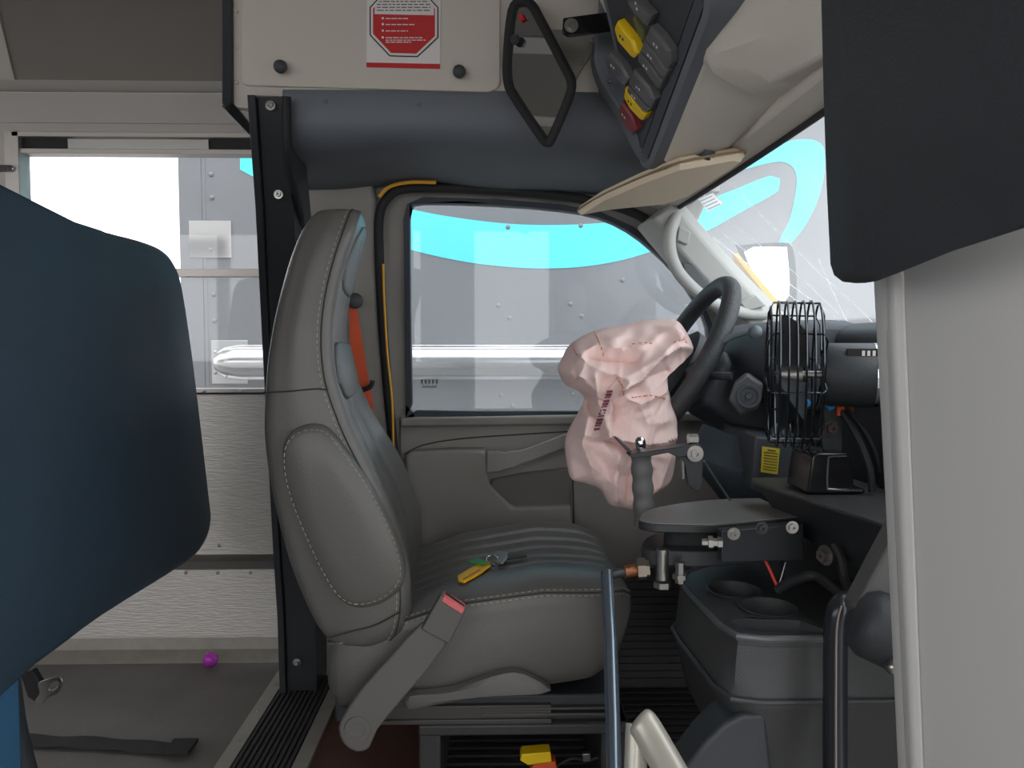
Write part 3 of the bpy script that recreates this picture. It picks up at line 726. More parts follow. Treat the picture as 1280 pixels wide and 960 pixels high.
# recline lever
b = MB(); lv = [(508, 864), (530, 861), (565, 857), (600, 845), (630, 836), (655, 837), (688, 857), (660, 862), (620, 864), (580, 869), (540, 876), (512, 880)]
lv = smooth(PP(lv, 1.262), 2, True); c = sum(lv, Vector())/len(lv)
b.loft([lv, [p+V(0, -.018, 0) for p in lv], [c+(p-c)*.93+V(0, -.024, 0)-V(0, 0, (p.z-c.z)*.3) for p in lv]]); b.build('recline_lever', HBELT, seat, bevel=.003)
# belt stalk + buckle
b = MB()
sk = smooth(PP([(424, 908), (430, 928), (446, 938), (462, 933), (472, 910), (500, 876), (560, 802), (545, 786), (527, 778), (490, 818), (455, 856), (432, 890)], 1.225), 2, True)
c = sum(sk, Vector())/len(sk)
b.loft([[p+V(0, .006, 0) for p in sk], [p+V(0, -.004, 0) for p in sk], [c+(p-c)*.96+V(0, -.008, 0) for p in sk]])
stalk = b.build('buckle_stalk', HBELT, seat, bevel=.002)
b = MB(); b.lathe(P(447, 912, y=1.216), (0, -1, 0), [(0, .022), (.002, .021), (.002, .012), (.001, .011)], 20); b.build('anchor_cap', HBELT, stalk)
b = MB(); bq = PP([(526, 787), (551, 744), (582, 765), (561, 806)], 1.212)
b.prism(bq, (0, .028, 0)); bkl = b.build('buckle', mat('dark grey buckle', (96, 94, 90), .45, bump=.2, bscale=300), seat, bevel=.003, seg=3)
b = MB(); ax = (bq[1]-bq[0]).normalized(); b.prism([bq[1]+V(.003, .003, -.003)-ax*.012, bq[1]+V(.003, .003, -.003)+ax*.004, bq[2]+V(-.003, .003, .002)+ax*.004, bq[2]+V(-.003, .003, .002)-ax*.012], (0, .02, 0))
b.prism([bq[1]+V(.004, -.0014, -.004)-ax*.006, bq[1]+V(.004, -.0014, -.004)+ax*.003, bq[2]+V(-.003, -.0014, .002)+ax*.003, bq[2]+V(-.003, -.0014, .002)-ax*.006], (0, .02, 0)); b.build('release_button', BRED, bkl, bevel=.001)
b = MB(); k0, k1 = bq[1]+V(.005, .006, -.002)+ax*.0045, bq[2]+V(-.005, .006, .003)+ax*.0045
b.prism([k0-ax*.001, k0+ax*.0006, k1+ax*.0006, k1-ax*.001], (0, .006, 0)); b.build('slot', INK, bkl)
# tracks and pedestal
for y in (1.30, 1.70):
    b = MB(); z = pz(893, 1.3)
    b.bb((pxx(470, 1.3), y, z-.012), (pxx(690, 1.3), y+.04, z+.016)); b.bb((pxx(470, 1.3), y-.006, z-.014), (pxx(690, 1.3), y+.046, z-.006))
    b.bb((pxx(560, 1.3), y-.004, z-.02), (pxx(775, 1.3), y+.03, z-.013)); b.bb((pxx(600, 1.3), y-.002, z-.004), (pxx(775, 1.3), y+.034, z+.002)); b.bb((pxx(600, 1.3), y-.002, z+.008), (pxx(775, 1.3), y+.034, z+.012))
    b.build('seat_track', mat('dark track steel', (92, 90, 88), .4, .6), seat, bevel=.001)
b = MB(); zt = pz(906, 1.29)
b.bb((pxx(520, 1.29), 1.29, zt-.02), (pxx(790, 1.29), 1.74, zt))
b.bb((pxx(520, 1.29), 1.296, -.004), (pxx(548, 1.29), 1.74, zt)); b.bb((pxx(755, 1.29), 1.296, -.004), (pxx(790, 1.29), 1.74, zt)); b.bb((pxx(520, 1.29), 1.6, -.004), (pxx(790, 1.29), 1.74, zt-.01))
b.build('pedestal', mat('dark pedestal steel', (62, 61, 61), .5, .2, bump=.2, var=.1), seat, bevel=.004)
b = MB(); b.bb((pxx(412, 1.3), 1.31, pz(905, 1.3)), (pxx(770, 1.3), 1.74, pz(872, 1.3))); b.build('seat_pan', BLACKP, seat, bevel=.004)

# seat belt on the pillar
sbt = thing('seat_belt', 'orange shoulder belt hanging on grey pillar behind seat', 'seat belt', P(455, 500, y=1.83))
b = MB(); b.prism(P3([(436, 372, 1.845), (444, 372, 1.845), (455, 440, 1.835), (470, 530, 1.82), (458, 560, 1.815), (446, 520, 1.82), (438, 440, 1.835)]), (0, .003, 0)); b.build('webbing', ORANGE, sbt)
b = MB(); b.lathe(P(443, 376, y=1.835), (.3, -1, 0), [(-.02, .016), (.008, .019), (.016, .017), (.02, .008)], 16); b.build('guide_bolt', BLACKP, sbt)
b = MB(); b.tube(smooth(P3([(448, 488, 1.822), (458, 486, 1.818), (464, 482, 1.815), (466, 476, 1.812)]), 4), .006, 8); b.build('belt_stop', BLACKP, sbt)

# ================================================================ KEYS on the seat
kv = [v.co+Vector(seat['_o']) for v in cu.data.vertices]; kb = BVHTree.FromPolygons(kv, [tuple(p.vertices) for p in cu.data.polygons])
kd = (P(612, 706, y=1)-CAM).normalized(); kh = kb.ray_cast(CAM, kd)[0]
kn = kb.ray_cast(kh+V(.02, .02, .1), V(0, 0, -1))[0]
zk = max(kh.z, kn.z) if kn else kh.z
def K(px, py, h=0): p = P(px, py, y=1.46); return P(px, py, z=zk+h+(px-600)*.00022)
ky = thing('key_set', 'metal ignition key with yellow and green tags lying on seat cushion', 'keys', K(620, 700))
def slab(name, pts, h, th, m, par=ky, bevel=.0015):
    b = MB(); b.prism([K(x, y, h) for x, y in pts], (0, 0, th)); return b.build(name, m, par, bevel=bevel)
slab('yellow_tag', [(572, 722), (573, 728), (580, 730), (600, 719), (614, 709), (612, 704), (604, 704), (588, 712)], .004, .004, YELLOW2)
slab('green_tag', [(583, 702), (596, 698), (611, 703), (605, 707), (588, 704)], .010, .002, GREEN)
b = MB(); cpt = K(615, 700, .012); b.tube([cpt+V(math.cos(a)*.011, math.sin(a)*.009, .006*math.sin(a)) for a in [2*math.pi*k/18 for k in range(18)]], .0014, 6, closed=True); b.build('key_ring', CHROME, ky)
slab('key_head', [(621, 698), (624, 692), (635, 692), (635, 700), (629, 706), (620, 706)], .008, .005, STEEL)
slab('key_blade', [(633, 696), (655, 694), (659, 696.5), (650, 698.5), (633, 700.5)], .006, .003, mat('dark key', (78, 68, 62), .35, .8))
b = MB(); b.tube([K(579, 724, .0086), K(600, 712, .0086)], .0008, 6); b.build('tag_print', mat('dark amber print', (120, 84, 10), .6), ky)

# ================================================================ PADDED BARRIER at left
ba = thing('padded_barrier', 'dark blue padded passenger barrier at left edge of photo', 'barrier', (-.73, 1.2, 0))
XB = -.695
def BP(px, py): return P(px, py, x=XB)
cor = [(V(XB, .55, 1.03)), V(XB, 1.3, 1.027), P(140, 289, x=XB), P(185, 301, x=XB), P(207, 312, x=XB), P(220, 328, x=XB), P(229, 355, x=XB), P(243, 450, x=XB), P(256, 560, x=XB), P(264, 630, x=XB), P(266, 655, x=XB), P(258, 680, x=XB), P(235, 705, x=XB), V(XB, 1.35, .335), V(XB, 1.15, .33), V(XB, .55, .33)]
cor = smooth(cor, 3, True); c = sum(cor, Vector())/len(cor)
b = MB()
def ringx(k, dx, e): return [V(XB+dx, c.y+(p.y-c.y)*k-(0), c.z+(p.z-c.z)*k) for p in cor]
b.loft([ringx(.94, -.085, 0), ringx(.985, -.08, 0), ringx(1.0, -.065, 0), ringx(1.0, -.02, 0), ringx(.985, -.004, 0), ringx(.95, .002, 0), ringx(.6, .006, 0)])
b.build('pad', VINYL_BLUE, ba, angle=60)
b = MB(); b.tube([V(XB-.04, p.y+.0, p.z) + (p-c).normalized()*.0012 for p in cor], .002, 6, closed=True); b.build('piping', mat('navy piping', (24, 36, 50), .5), ba)
b = MB(); b.tube(smooth([V(-.73, 1.13, .36), V(-.725, 1.135, .25), V(-.71, 1.15, .12), V(-.70, 1.16, .0)], 5), .02, 12); b.lathe((-.70, 1.16, 0), (0, 0, 1), [(0, .05), (.008, .048), (.012, .025)], 16); b.build('leg', BLACKP, ba)
b = MB(); b.tube([V(-.73, .7, .36), V(-.73, .7, 0)], .02, 12); b.build('leg', BLACKP, ba)
b = MB(); b.prism([V(-.7, 1.125, .4), V(-.7, 1.125, .05), V(-.7, .6, .05), V(-.7, .6, .4)], (-.04, 0, 0)); b.build('lower_apron', VINYL_LB, ba, bevel=.012, seg=3)
# belt tongue hanging under it
bt = thing('seat_belt_tongue', 'metal belt tongue hanging under the dark blue barrier', 'seat belt', P(60, 865, y=1.2))
b = MB(); h = sm2([(66, 852), (75, 849), (77, 857), (68, 866), (62, 864)], 3)
oo = sm2([(48, 854), (58, 849), (74, 846), (79, 853), (73, 866), (60, 872), (52, 880), (44, 876), (50, 866)], 3)
hole = sm2([(64, 854), (72, 850), (74, 856), (66, 863), (62, 861)], 3)
b.sheet(DX(oo, 1.2), [DX(hole, 1.2)], .003, lambda u, v, w: V(u, 1.2+w, v)); b.build('tongue', STEEL, bt, bevel=.0006)
b = MB(); b.prism(PP([(24, 842), (40, 838), (54, 862), (47, 880), (34, 872)], 1.21), (0, .015, 0)); b.build('webbing', RUBBER, bt, bevel=.003)
# loose strap on the floor
b = MB(); pts = [P(x, y, z=.004) for x, y in ((20, 926), (60, 928), (110, 930), (160, 933), (205, 937), (238, 934))]
pts = smooth(pts, 4); w = [.028]*10+[.03]*20
b.loft([[p+V(0, -.022, 0), p+V(0, .022, 0), p+V(0, .022, .004+.002*math.sin(i)), p+V(0, -.022, .004+.002*math.sin(i*1.3))] for i, p in enumerate(pts)])
p = P(226, 936, z=.008); b.box(p+V(0, 0, .004), (.05, .055, .008))
o = b.build('strap', RUBBER, bevel=.0015); tag(o, 'black strap lying flat on the dark bus floor', 'strap')
b = MB(); q = P(263, 819, y=1.93); b.ball(V(q.x, q.y, .0225), .0185, 20)
b.lathe((q.x, q.y, .0225), (.3, -.2, 1), [(-.0006, .0187), (.0006, .0187)], 24)
b.mi = 0; o = b.build('ball', [PURPLE]); tag(o, 'small purple ball on the floor against the aluminium wall', 'ball'); 
o.location.z = .0005

# ================================================================ DASHBOARD
da = thing('dashboard', 'dark plastic dashboard under the windshield', 'dashboard', (.7, 1.35, .5))
pr = [(.80, .862), (.70, .86), (.60, .853), (.575, .838), (.57, .80), (.575, .72), (.585, .66), (.60, .60), (.63, .50), (.66, .36), (.70, .2), (.82, .1), (.9, .1), (.9, .86)]
b = MB()
b.loft([[V(x-(.0 if y > 1.15 else .0), y, z) for x, z in pr] for y in (.55, 1.15, 1.86)]); b.build('dash_body', DASH, da, bevel=.01, seg=3)
# instrument binnacle hood
b = MB(); bh = smooth(P3([(890, 432, 1.42), (905, 424, 1.38), (930, 415, 1.34), (950, 414, 1.32), (965, 425, 1.31)]), 4)
cc = [P(886, 440, y=1.66), P(910, 428, y=1.64)]
rings = []
for y, s in ((1.29, .92), (1.33, 1), (1.5, 1.04), (1.66, 1), (1.70, .92)):
    pts = [(.47, .74), (.455, .80), (.47, .838), (.51, .858), (.56, .862), (.62, .86), (.62, .70), (.52, .70)]
    rings.append([V(.56+(x-.56)*s, y, .79+(z-.79)*s) for x, z in pts])
b.loft(rings); b.build('instrument_hood', DASH, da, bevel=.012, seg=3)
b = MB(); q = [P(897, 430, y=1.32), P(915, 420, y=1.31), P(938, 414, y=1.3), P(950, 417, y=1.3)]
b.tube(smooth(q, 4), .006, 8); b.ball(P(944, 415, y=1.295), .012, 14); b.build('hood_edge', mat('light edge plastic', (100, 110, 116), .45), da)
# lower knee panel shell
b = MB(); lo = smooth(P3([(862, 572, 1.38), (880, 580, 1.36), (900, 588, 1.33), (925, 592, 1.30), (945, 585, 1.28), (957, 574, 1.27)]), 4)
b.loft([[p+V(.03, .03, .06), p+V(0, 0, .008), p, p+V(.02, .0, -.03), p+V(.08, .04, -.10), p+V(.12, .05, .0)] for p in lo]); b.build('knee_panel', mat('blue grey knee panel', (70, 80, 88), .45, bump=.2, bscale=500), da, bevel=.006, seg=3)
# vents behind the fan bracket
b = MB(); b.bb((.545, .86, .56), (.58, 1.05, .72)); b.build('vent_housing', DASH, da, bevel=.004)
for k in range(5):
    b = MB(); b.bb((.536, .875, .585+k*.026), (.556, 1.035, .590+k*.026)); b.build('vent_slat', BLACKP, da, bevel=.001)
# ignition switch
b = MB(); b.prism(PP([(918, 478), (934, 466), (955, 480), (948, 512), (925, 520), (910, 500)], 1.29), (.02, .06, 0)); ig = b.build('ignition_bezel', mat('grey bezel', (74, 75, 76), .5, bump=.2), da, bevel=.006, seg=3)
b = MB(); b.lathe(P(936, 495, y=1.288), (-.3, -1, 0), [(0, .021), (.006, .02), (.006, .015), (.003, .014), (.003, .006), (.008, .005)], 20); b.build('ignition_lock', DASH, ig)
# yellow sticker
b = MB(); sq = PP([(953, 558), (975, 561), (972, 593), (951, 590)], 1.235); b.prism(sq, (.002, .004, 0)); 
b.bb(P(950, 640, y=1.24), P(990, 545, y=1.40))
b.mi = 1
bs = b
b = MB(); b.prism(sq, (.0, .0015, 0)); sk_ = b.build('caution_label', LABELY)
tag(sk_, 'small yellow caution label on dash side below the fan', 'label')
bs.bm.free()
b = MB()
for i in range(8):
    t = .1+i*.11; l = sq[0].lerp(sq[3], t); r = sq[1].lerp(sq[2], t)
    k0, k1 = (.3, .75) if i == 0 else (.12, .9)
    b.tube([l.lerp(r, k0)+V(0, -.0006, 0), l.lerp(r, k1)+V(0, -.0006, 0)], .0009 if i else .0016, 5)
b.build('label_print', GINK, sk_) if False else None
o = b.build('label_print', mat('olive ink', (110, 96, 30), .7), sk_)
# panel that carries the label
b = MB(); b.prism(PP([(944, 545), (1000, 552), (1000, 640), (938, 612)], 1.24), (.02, .3, 0)); b.build('side_panel', DASH, da, bevel=.004)

# ================================================================ STEERING WHEEL + column + airbag
C0 = V(.355, 1.50, .775); U = V(.18, 0, .317).normalized(); Wv = V(0, 1, 0); Nn = U.cross(Wv).normalized()
if Nn.x > 0: Nn = -Nn
sw = thing('steering_wheel', 'black leather steering wheel behind the pink airbag', 'steering wheel', C0)
b = MB(); b.tube([C0+(U*math.cos(a)+Wv*math.sin(a))*.183 for a in [2*math.pi*k/56 for k in range(56)]], .0175, 14, closed=True)
b.build('rim', mat('black leather rim', (54, 56, 59), .5, bump=.7, bscale=260, var=.08), sw)
for a in (90, -90, 215, 145):
    a = rad(a); d = U*math.cos(a)+Wv*math.sin(a)
    b = MB(); b.tube([C0-Nn*.02+d*.04, C0-Nn*.015+d*.11, C0+d*.178], [.022, .016, .013], 10); b.build('spoke', BLACKP, sw)
b = MB(); b.lathe(C0-Nn*.05, Nn, [(0, .05), (.02, .075), (.05, .08), (.065, .06)], 28); b.build('hub', BLACKP, sw)
b = MB(); e = V(.56, 1.5, .66)
b.loft([[p+U*h+Wv*w for h, w in ((.055, -.05), (.075, 0), (.055, .05), (-.04, .06), (-.07, 0), (-.04, -.06))] for p in (C0-Nn*.06, C0-Nn*.10, C0-Nn*.20, e)]); 
o = b.build('column_shroud', DASH, sw, bevel=.012, seg=3)
b = MB(); b.tube(smooth(P3([(862, 474, 1.43), (885, 470, 1.36), (915, 470, 1.33)]), 4), .007, 8); b.build('stalk', BLACKP, sw)
# airbag
ag = thing('airbag', 'pink crumpled deployed airbag hanging from the steering wheel', 'airbag', P(775, 635, y=1.4))
out = [(697, 462), (703, 446), (711, 432), (727, 421), (745, 413), (775, 407), (803, 401), (830, 399), (846, 401), (856, 413), (864, 430), (862, 436), (846, 440), (836, 446), (834, 462), (833, 482), (840, 503), (845, 522), (844, 548), (843, 575), (838, 600), (826, 614), (812, 622), (795, 636), (778, 634), (762, 630), (750, 612), (732, 604), (714, 598), (708, 575), (706, 553), (712, 535), (724, 514), (730, 498), (722, 488), (707, 481)]
og = [V(x, y, 0) for x, y in out]; og = smooth(og, 5, True)
ctr = (783, 508)
folds = [ # polyline ridge (px), width px, height m (towards the viewer)
    ([(714, 440), (735, 458), (768, 470), (800, 452), (840, 420)], 11, .030),
    ([(846, 402), (820, 415), (800, 430), (772, 436), (740, 430), (722, 440)], 9, .022),
    ([(862, 434), (835, 434), (812, 446), (790, 470), (768, 482)], 7, .026),
    ([(735, 470), (738, 490), (745, 512), (748, 535)], 7, .028),
    ([(772, 474), (760, 490), (750, 520), (750, 540)], 6, .022),
    ([(742, 535), (780, 545), (815, 548), (845, 540)], 8, .024),
    ([(836, 480), (812, 492), (790, 500), (775, 495)], 6, .016),
    ([(727, 520), (722, 550), (735, 580), (745, 608)], 7, .022),
    ([(765, 560), (760, 590), (768, 626)], 7, .018), ([(800, 560), (795, 590), (790, 630)], 6, .02),
    ([(830, 560), (822, 590), (812, 618)], 6, .014), ([(700, 462), (722, 470), (735, 484)], 8, .02),
    ([(780, 412), (762, 424), (752, 446)], 6, .014), ([(812, 404), (836, 414), (858, 426)], 5, .014),
    ([(790, 505), (800, 525), (830, 520)], 6, .012)]
valleys = [([(730, 447), (756, 452), (785, 452)], 6, -.022), ([(752, 492), (762, 508), (758, 540)], 6, -.018), ([(730, 500), (742, 522), (748, 545), (780, 556), (842, 555)], 5, -.024), ([(800, 470), (826, 462)], 7, -.014), ([(712, 486), (728, 494), (736, 510)], 5, -.02), ([(780, 590), (778, 630)], 5, -.012)]
def segd(p, a, c):
    ax, ay = a; bx, by = c; dx, dy = bx-ax, by-ay
    t = max(0, min(1, ((p[0]-ax)*dx+(p[1]-ay)*dy)/(dx*dx+dy*dy))); return math.hypot(p[0]-ax-t*dx, p[1]-ay-t*dy)
def fold(x, y):
    h = 0
    for pl, w, k in folds+valleys:
        d = min(segd((x, y), pl[i], pl[i+1]) for i in range(len(pl)-1))
        if d < 4*w: h += k*1.15*math.exp(-(d/w)**1.05)
    n = noise.ridged_multi_fractal(V(x/38, y/52, 2.2), 1.0, 2.1, 4, .9, 2.0) - 1.2
    n2 = noise.noise(V(x/14+y/30, y/22, 5.1))
    wx = noise.noise(V(x/40, y/40, 9))*14; wy = noise.noise(V(x/40, y/40, 19))*14
    c1_ = 1-abs(noise.noise(V((x+wx)/30+(y+wy)/46, (y+wy)/70-(x+wx)/60, 3.3)))*2.2
    c2_ = 1-abs(noise.noise(V((x+wy)/40-(y+wx)/26, (y+wx)/60, 7.7)))*2.2
    return h + .004*n + .003*n2 + .010*max(0, c1_)**2 + .008*max(0, c2_)**2
b = MB(); NR = 72; N_ = len(og); front = []; backr = []
def airy(x, y): return 1.35+(x-780)*.0002 - (y-500)*.0005
for side, keep in ((1, front), (-1, backr)):
    for i in range(NR+1):
        r = i/NR; ring = []
        for p in og:
            x = ctr[0]+(p.x-ctr[0])*r; y = ctr[1]+(p.y-ctr[1])*r
            bul = math.sqrt(max(0, 1-r**2.6))
            yy = airy(x, y) - side*(.06*bul + (fold(x, y)*min(1, (1-r)*7+.05) if side == 1 else 0))
            ring.append(P(x, y, y=airy(x, y)) + V(0, yy-airy(x, y), 0))
        keep.append(ring)
def polar(b, rings):
    c = b.v(rings[0][0]); prev = None
    for ring in rings[1:]:
        cur = [b.v(p) for p in ring]
        for i in range(len(cur)):
            j = (i+1) % len(cur)
            if prev is None: b.f((c, cur[i], cur[j]))
            else: b.f((prev[i], cur[i], cur[j], prev[j]))
        prev = cur
polar(b, front); polar(b, backr)
b.build('airbag_cloth', PINK, ag, angle=70)
def onbag(x, y, off=.002): return P(x, y, y=airy(x, y)) + V(0, -(.075*math.sqrt(max(0, 1-.3)) + fold(x, y))-off, 0)
fv = [p for r in front for p in r]; n_ = len(front[0])
tri = [(i*n_+j, i*n_+(j+1) % n_, (i+1)*n_+(j+1) % n_, (i+1)*n_+j) for i in range(1, NR) for j in range(n_)]
bv = BVHTree.FromPolygons(fv, tri)
def hit(x, y, off=.0012):
    d = (P(x, y, y=1)-CAM).normalized(); h = bv.ray_cast(CAM, d)
    return (h[0]-d*off) if h[0] else P(x, y, y=1.33)
b = MB()
for i in range(13):
    t = i/12; x, y = 762-16*t, 489+47*t; L = 3.2 if i % 4 else 2
    q = [hit(x-3.6, y+.3), hit(x+3.6, y-.6)]
    if i % 3 != 2: q2 = [hit(x-3.6, y+1.6), hit(x+3.6, y+.9)]; b.tube(q2, .0011, 5)
    b.tube(q, .0013, 5)
b.build('printed_text', PINKT, ag)
b = MB()
for pl in ([(716, 434), (722, 446)], [(744, 416), (752, 436), (756, 450)], [(790, 497), (812, 494), (838, 500)], [(842, 428), (856, 424), (860, 432)], [(790, 430), (806, 428), (818, 430)], [(770, 472), (778, 482), (780, 496)]):
    pth = []
    for (x0_, y0_), (x1_, y1_) in zip(pl, pl[1:]):
        pth += [hit(x0_+(x1_-x0_)*k/8, y0_+(y1_-y0_)*k/8) for k in range(8)]
    b = MB(); stitch(b, pth, .0010, .004, .003); b.build('stitching', PINKS, ag)

# ================================================================ FAN
FC = P(993, 468, y=1.06); fx = V(1, -.33, .0).normalized()
fan = thing('dash_fan', 'black wire cage dash fan facing the driver seat', 'fan', V(FC.x+.03, FC.y, P(1040, 615, y=1.05).z))
RR = .102
fu = V(0, 0, 1); fu = (fu-fx*fu.dot(fx)).normalized(); fw = fx.cross(fu)
b = MB()
for k in range(7):
    s = -.033+k*.0105; r = RR*(.93 if k in (0,) else (1.0 if k < 6 else .95))
    b.tube([FC+fx*s+(fu*math.cos(a)+fw*math.sin(a))*r for a in [2*math.pi*i/40 for i in range(40)]], .0016, 6, closed=True)
for r in (.022, .04, .058, .076):
    b.tube([FC+fx*(-.036)+(fu*math.cos(a)+fw*math.sin(a))*r for a in [2*math.pi*i/32 for i in range(32)]], .0012, 5, closed=True)
for i in range(8):
    a = 2*math.pi*i/8+.2; d = fu*math.cos(a)+fw*math.sin(a)
    b.tube([FC-fx*.038+d*.018, FC-fx*.036+d*RR*.85, FC-fx*.03+d*RR*.99, FC+fx*.03+d*RR*.97, FC+fx*.036+d*RR*.8, FC+fx*.036+d*.03], .0014, 6)
b.lathe(FC-fx*.04, fx, [(0, .018), (.004, .02), (.006, .016)], 20)
b.build('cage', mat('black chrome wire', (74, 76, 80), .18, .9), fan)
for i in range(4):
    a = 2*math.pi*i/4+.5; b = MB(); rings = []
    for k in range(7):
        rr_ = .014+.07*k/6; row = []
        for j in range(6):
            q = a+(j/5-.5)*(.9-.3*k/6); tw = (j/5-.5)*.045*(1-.35*k/6)
            row.append(FC+fx*(tw-.004)+(fu*math.cos(q)+fw*math.sin(q))*rr_)
        rings.append(row+[p+fx*.0015 for p in reversed(row)])
    b.loft(rings); b.build('blade', BLACKP, fan)
b = MB(); b.lathe(FC-fx*.02, fx, [(0, .008), (.002, .014), (.03, .015), (.032, .005), (.055, .005)], 18); b.build('blade_hub', STEEL, fan)
MC = FC+fx*.078
b = MB(); b.lathe(MC-fx*.042, fx, [(0, .03), (.002, .041), (.008, .0435), (.066, .0435), (.074, .040), (.078, .02)], 32); mot = b.build('motor_housing', BLACKP, fan)
b = MB(); b.lathe(MC+fx*.022, fx, [(0, .0438), (.005, .0438)], 32); b.build('motor_band', CHROME, mot)
b = MB()
q0 = MC-fw*.0 + fx*.001 + (V(0, 0, 1)*.030 + (V(-.33, -1, 0).normalized())*.0315)
FR = Matrix((fx, V(.33, 1, 0).normalized(), V(0, 0, 1))).transposed(); b.box(q0+fx*.006, (.045, .006, .013), FR); b.build('switch_recess', INK, mot, bevel=.001)
b = MB()
for i in range(4): b.box(q0+fx*(.004+i*.0064)+FR@V(0, -.0022, 0), (.0036, .003, .007), FR)
b.lathe(q0+fx*-.008, FR@V(0, -1, 0), [(0, .006), (.002, .0055)], 12)
b.build('switch_marks', PAPER, mot)
b = MB(); b.prism(PP([(1028, 505), (1052, 505), (1054, 560), (1050, 572), (1030, 572), (1028, 555)], 1.05), (0, .005, 0)); b.prism(PP([(1028, 505), (1052, 505), (1054, 560), (1050, 572), (1030, 572), (1028, 555)], 1.085), (0, .005, 0)); ar = b.build('yoke', BLACKP, fan, bevel=.002)
b = MB(); b.bolt(P(1038, 535, y=1.048), (0, -1, 0), .0075, .008); b.build('bolt', mat('dull bolt', (96, 84, 80), .4, .7), ar)
b = MB(); bl = [(1016, 570), (1022, 566), (1060, 566), (1064, 572), (1068, 607), (1082, 612), (1082, 617), (1009, 617)]
b.prism(PP(bl, 1.02), (0, .075, 0)); bs_ = b.build('base', GLOSSB, fan, bevel=.007, seg=4)
b = MB(); b.tube(smooth(PP([(1058, 570), (1038, 571), (1035, 578), (1034, 608), (1040, 612), (1078, 613)], 1.0185), 4), .0016, 6); b.build('edge_rim', CHROME, bs_)
b = MB(); b.lathe(P(1008, 504, y=1.03), (-.5, -1, 0), [(0, .006), (.003, .005)], 12); b.build('blue_tab', BLUEP, fan)
# wiring below the motor
b = MB(); b.tube(smooth(P3([(1050, 512, 1.05), (1062, 530, 1.04), (1078, 560, 1.03), (1088, 590, 1.02), (1090, 615, 1.02)]), 5), .005, 8)
b.tube(smooth(P3([(1058, 512, 1.06), (1075, 532, 1.05), (1092, 562, 1.05), (1100, 590, 1.05)]), 5), .004, 8)
b.build('cable', RUBBER, fan)
b = MB(); b.prism(PP([(1047, 507), (1056, 507), (1056, 520), (1047, 520)], 1.045), (0, .01, 0)); b.build('orange_connector', ORANGE, fan, bevel=.001)
b = MB(); b.prism(PP([(1032, 507), (1045, 505), (1044, 511), (1037, 514)], 1.04), (0, .006, 0)); b.build('blue_connector', BLUEP, fan, bevel=.001)
b = MB(); b.prism(PP([(1057, 506), (1068, 506), (1068, 522), (1060, 520)], 1.065), (0, .008, 0)); b.build('brown_connector', COPPER, fan, bevel=.001)

# ================================================================ TRAY carrying the fan
tz = P(1040, 617, y=1.03).z
tr = thing('equipment_tray', 'black steel tray under the fan', 'tray', V(.55, 1.0, tz-.07))
E0, E1 = P(940, 601, z=tz), P(1125, 660, z=tz)
b = MB(); tp = [E0, E0+V(.01, .03, 0), E0+V(.16, .03, 0), E1+V(.11, 0, 0), E1]
b.prism(tp, (0, 0, -.006)); b.build('tray_top', mat('dusty black steel', (74, 74, 74), .4, .2, var=.15, vscale=12), tr, bevel=.002)
b = MB(); b.prism([E0+V(.008, 0, -.007), E1+V(.008, 0, -.007), E1+V(.008, 0, -.075), E0+V(.05, 0, -.07)], (.012, 0, 0)); b.build('tray_skirt', BLACK, tr, bevel=.002)
b = MB(); b.bolt(P(1032, 694, y=.985), (-1, -.4, 0), .009, .009); b.build('bolt', STEEL, tr)
b = MB(); b.prism([E0+V(.04, .02, -.01), E0+V(.2, .02, -.01), E0+V(.2, .02, -.25), E0+V(.06, .02, -.2)], (0, -.015, 0)); b.build('rear_plate', BLACK, tr)

# ================================================================ DOOR OPERATOR
dc = thing('door_operator', 'black D shaped manual door operator box with grey grip lever', 'door control', P(880, 700, z=.53))
zt = .575
def Dpx(pts, z): return [P(a, c, z=z) for a, c in pts]
top = smooth([P(a, c, z=zt) for a, c in ((798, 650), (806, 640), (830, 633), (870, 627), (910, 624), (950, 623))], 4)
top += [P(1003, 646, z=zt)]
top += smooth([P(a, c, z=zt) for a, c in ((960, 650), (915, 654), (880, 656), (845, 655.5), (815, 654.5), (798, 651.5))], 4)[:-1]
b = MB(); b.prism(top, (0, 0, -.012)); b.build('lid', BLACK, dc, bevel=.0016); b = MB(); lc = sum(top, Vector())/len(top); b.prism([lc+(p-lc)*.985+V(0, 0, .0008) for p in top], (0, 0, -.0015)); b.build('lid_sheen', mat('grey lid sheen', (122, 121, 118), .42, .0, var=.06), dc)  # thin grey sheet paints the reflected sheen on top of the black lid
b = MB(); low = [p+V(.004, 0, -.037) for p in top]; c = sum(low, Vector())/len(low)
b.prism(low, (0, 0, -.021)); b.build('base_plate', BLACK, dc, bevel=.0016)
b = MB(); inn = [c+(p-c)*.72+V(.012, .01, .022) for p in low]; b.prism(inn, (0, 0, -.024)); b.build('inner_core', RUBBER, dc)
near = [P(905, 676, y=.985), P(1003, 668, y=.99)]
b = MB(); bl_ = [P(902, 664, y=.985), P(1004, 655, y=1.02), P(1004, 700, y=1.02), P(902, 703, y=.985)]; b.prism(bl_, (0, .02, 0)); b.build('side_block', BLACK, dc, bevel=.001)
for px, py, m in ((917, 667, STEEL), (990, 659, STEEL), (952, 660, BLACK)):
    b = MB(); b.bolt(P(px, py, y=.97), (0, -1, 0), .0055, .005); b.build('screw', m, dc)
b = MB(); b.lathe(P(885, 678, y=.99), (1, -.15, 0), [(-.008, .005), (.0, .005), (.0, .009), (.006, .009), (.006, .006), (.012, .006), (.012, .008), (.018, .008)], 6); b.build('adjuster_bolt', STEEL, dc)
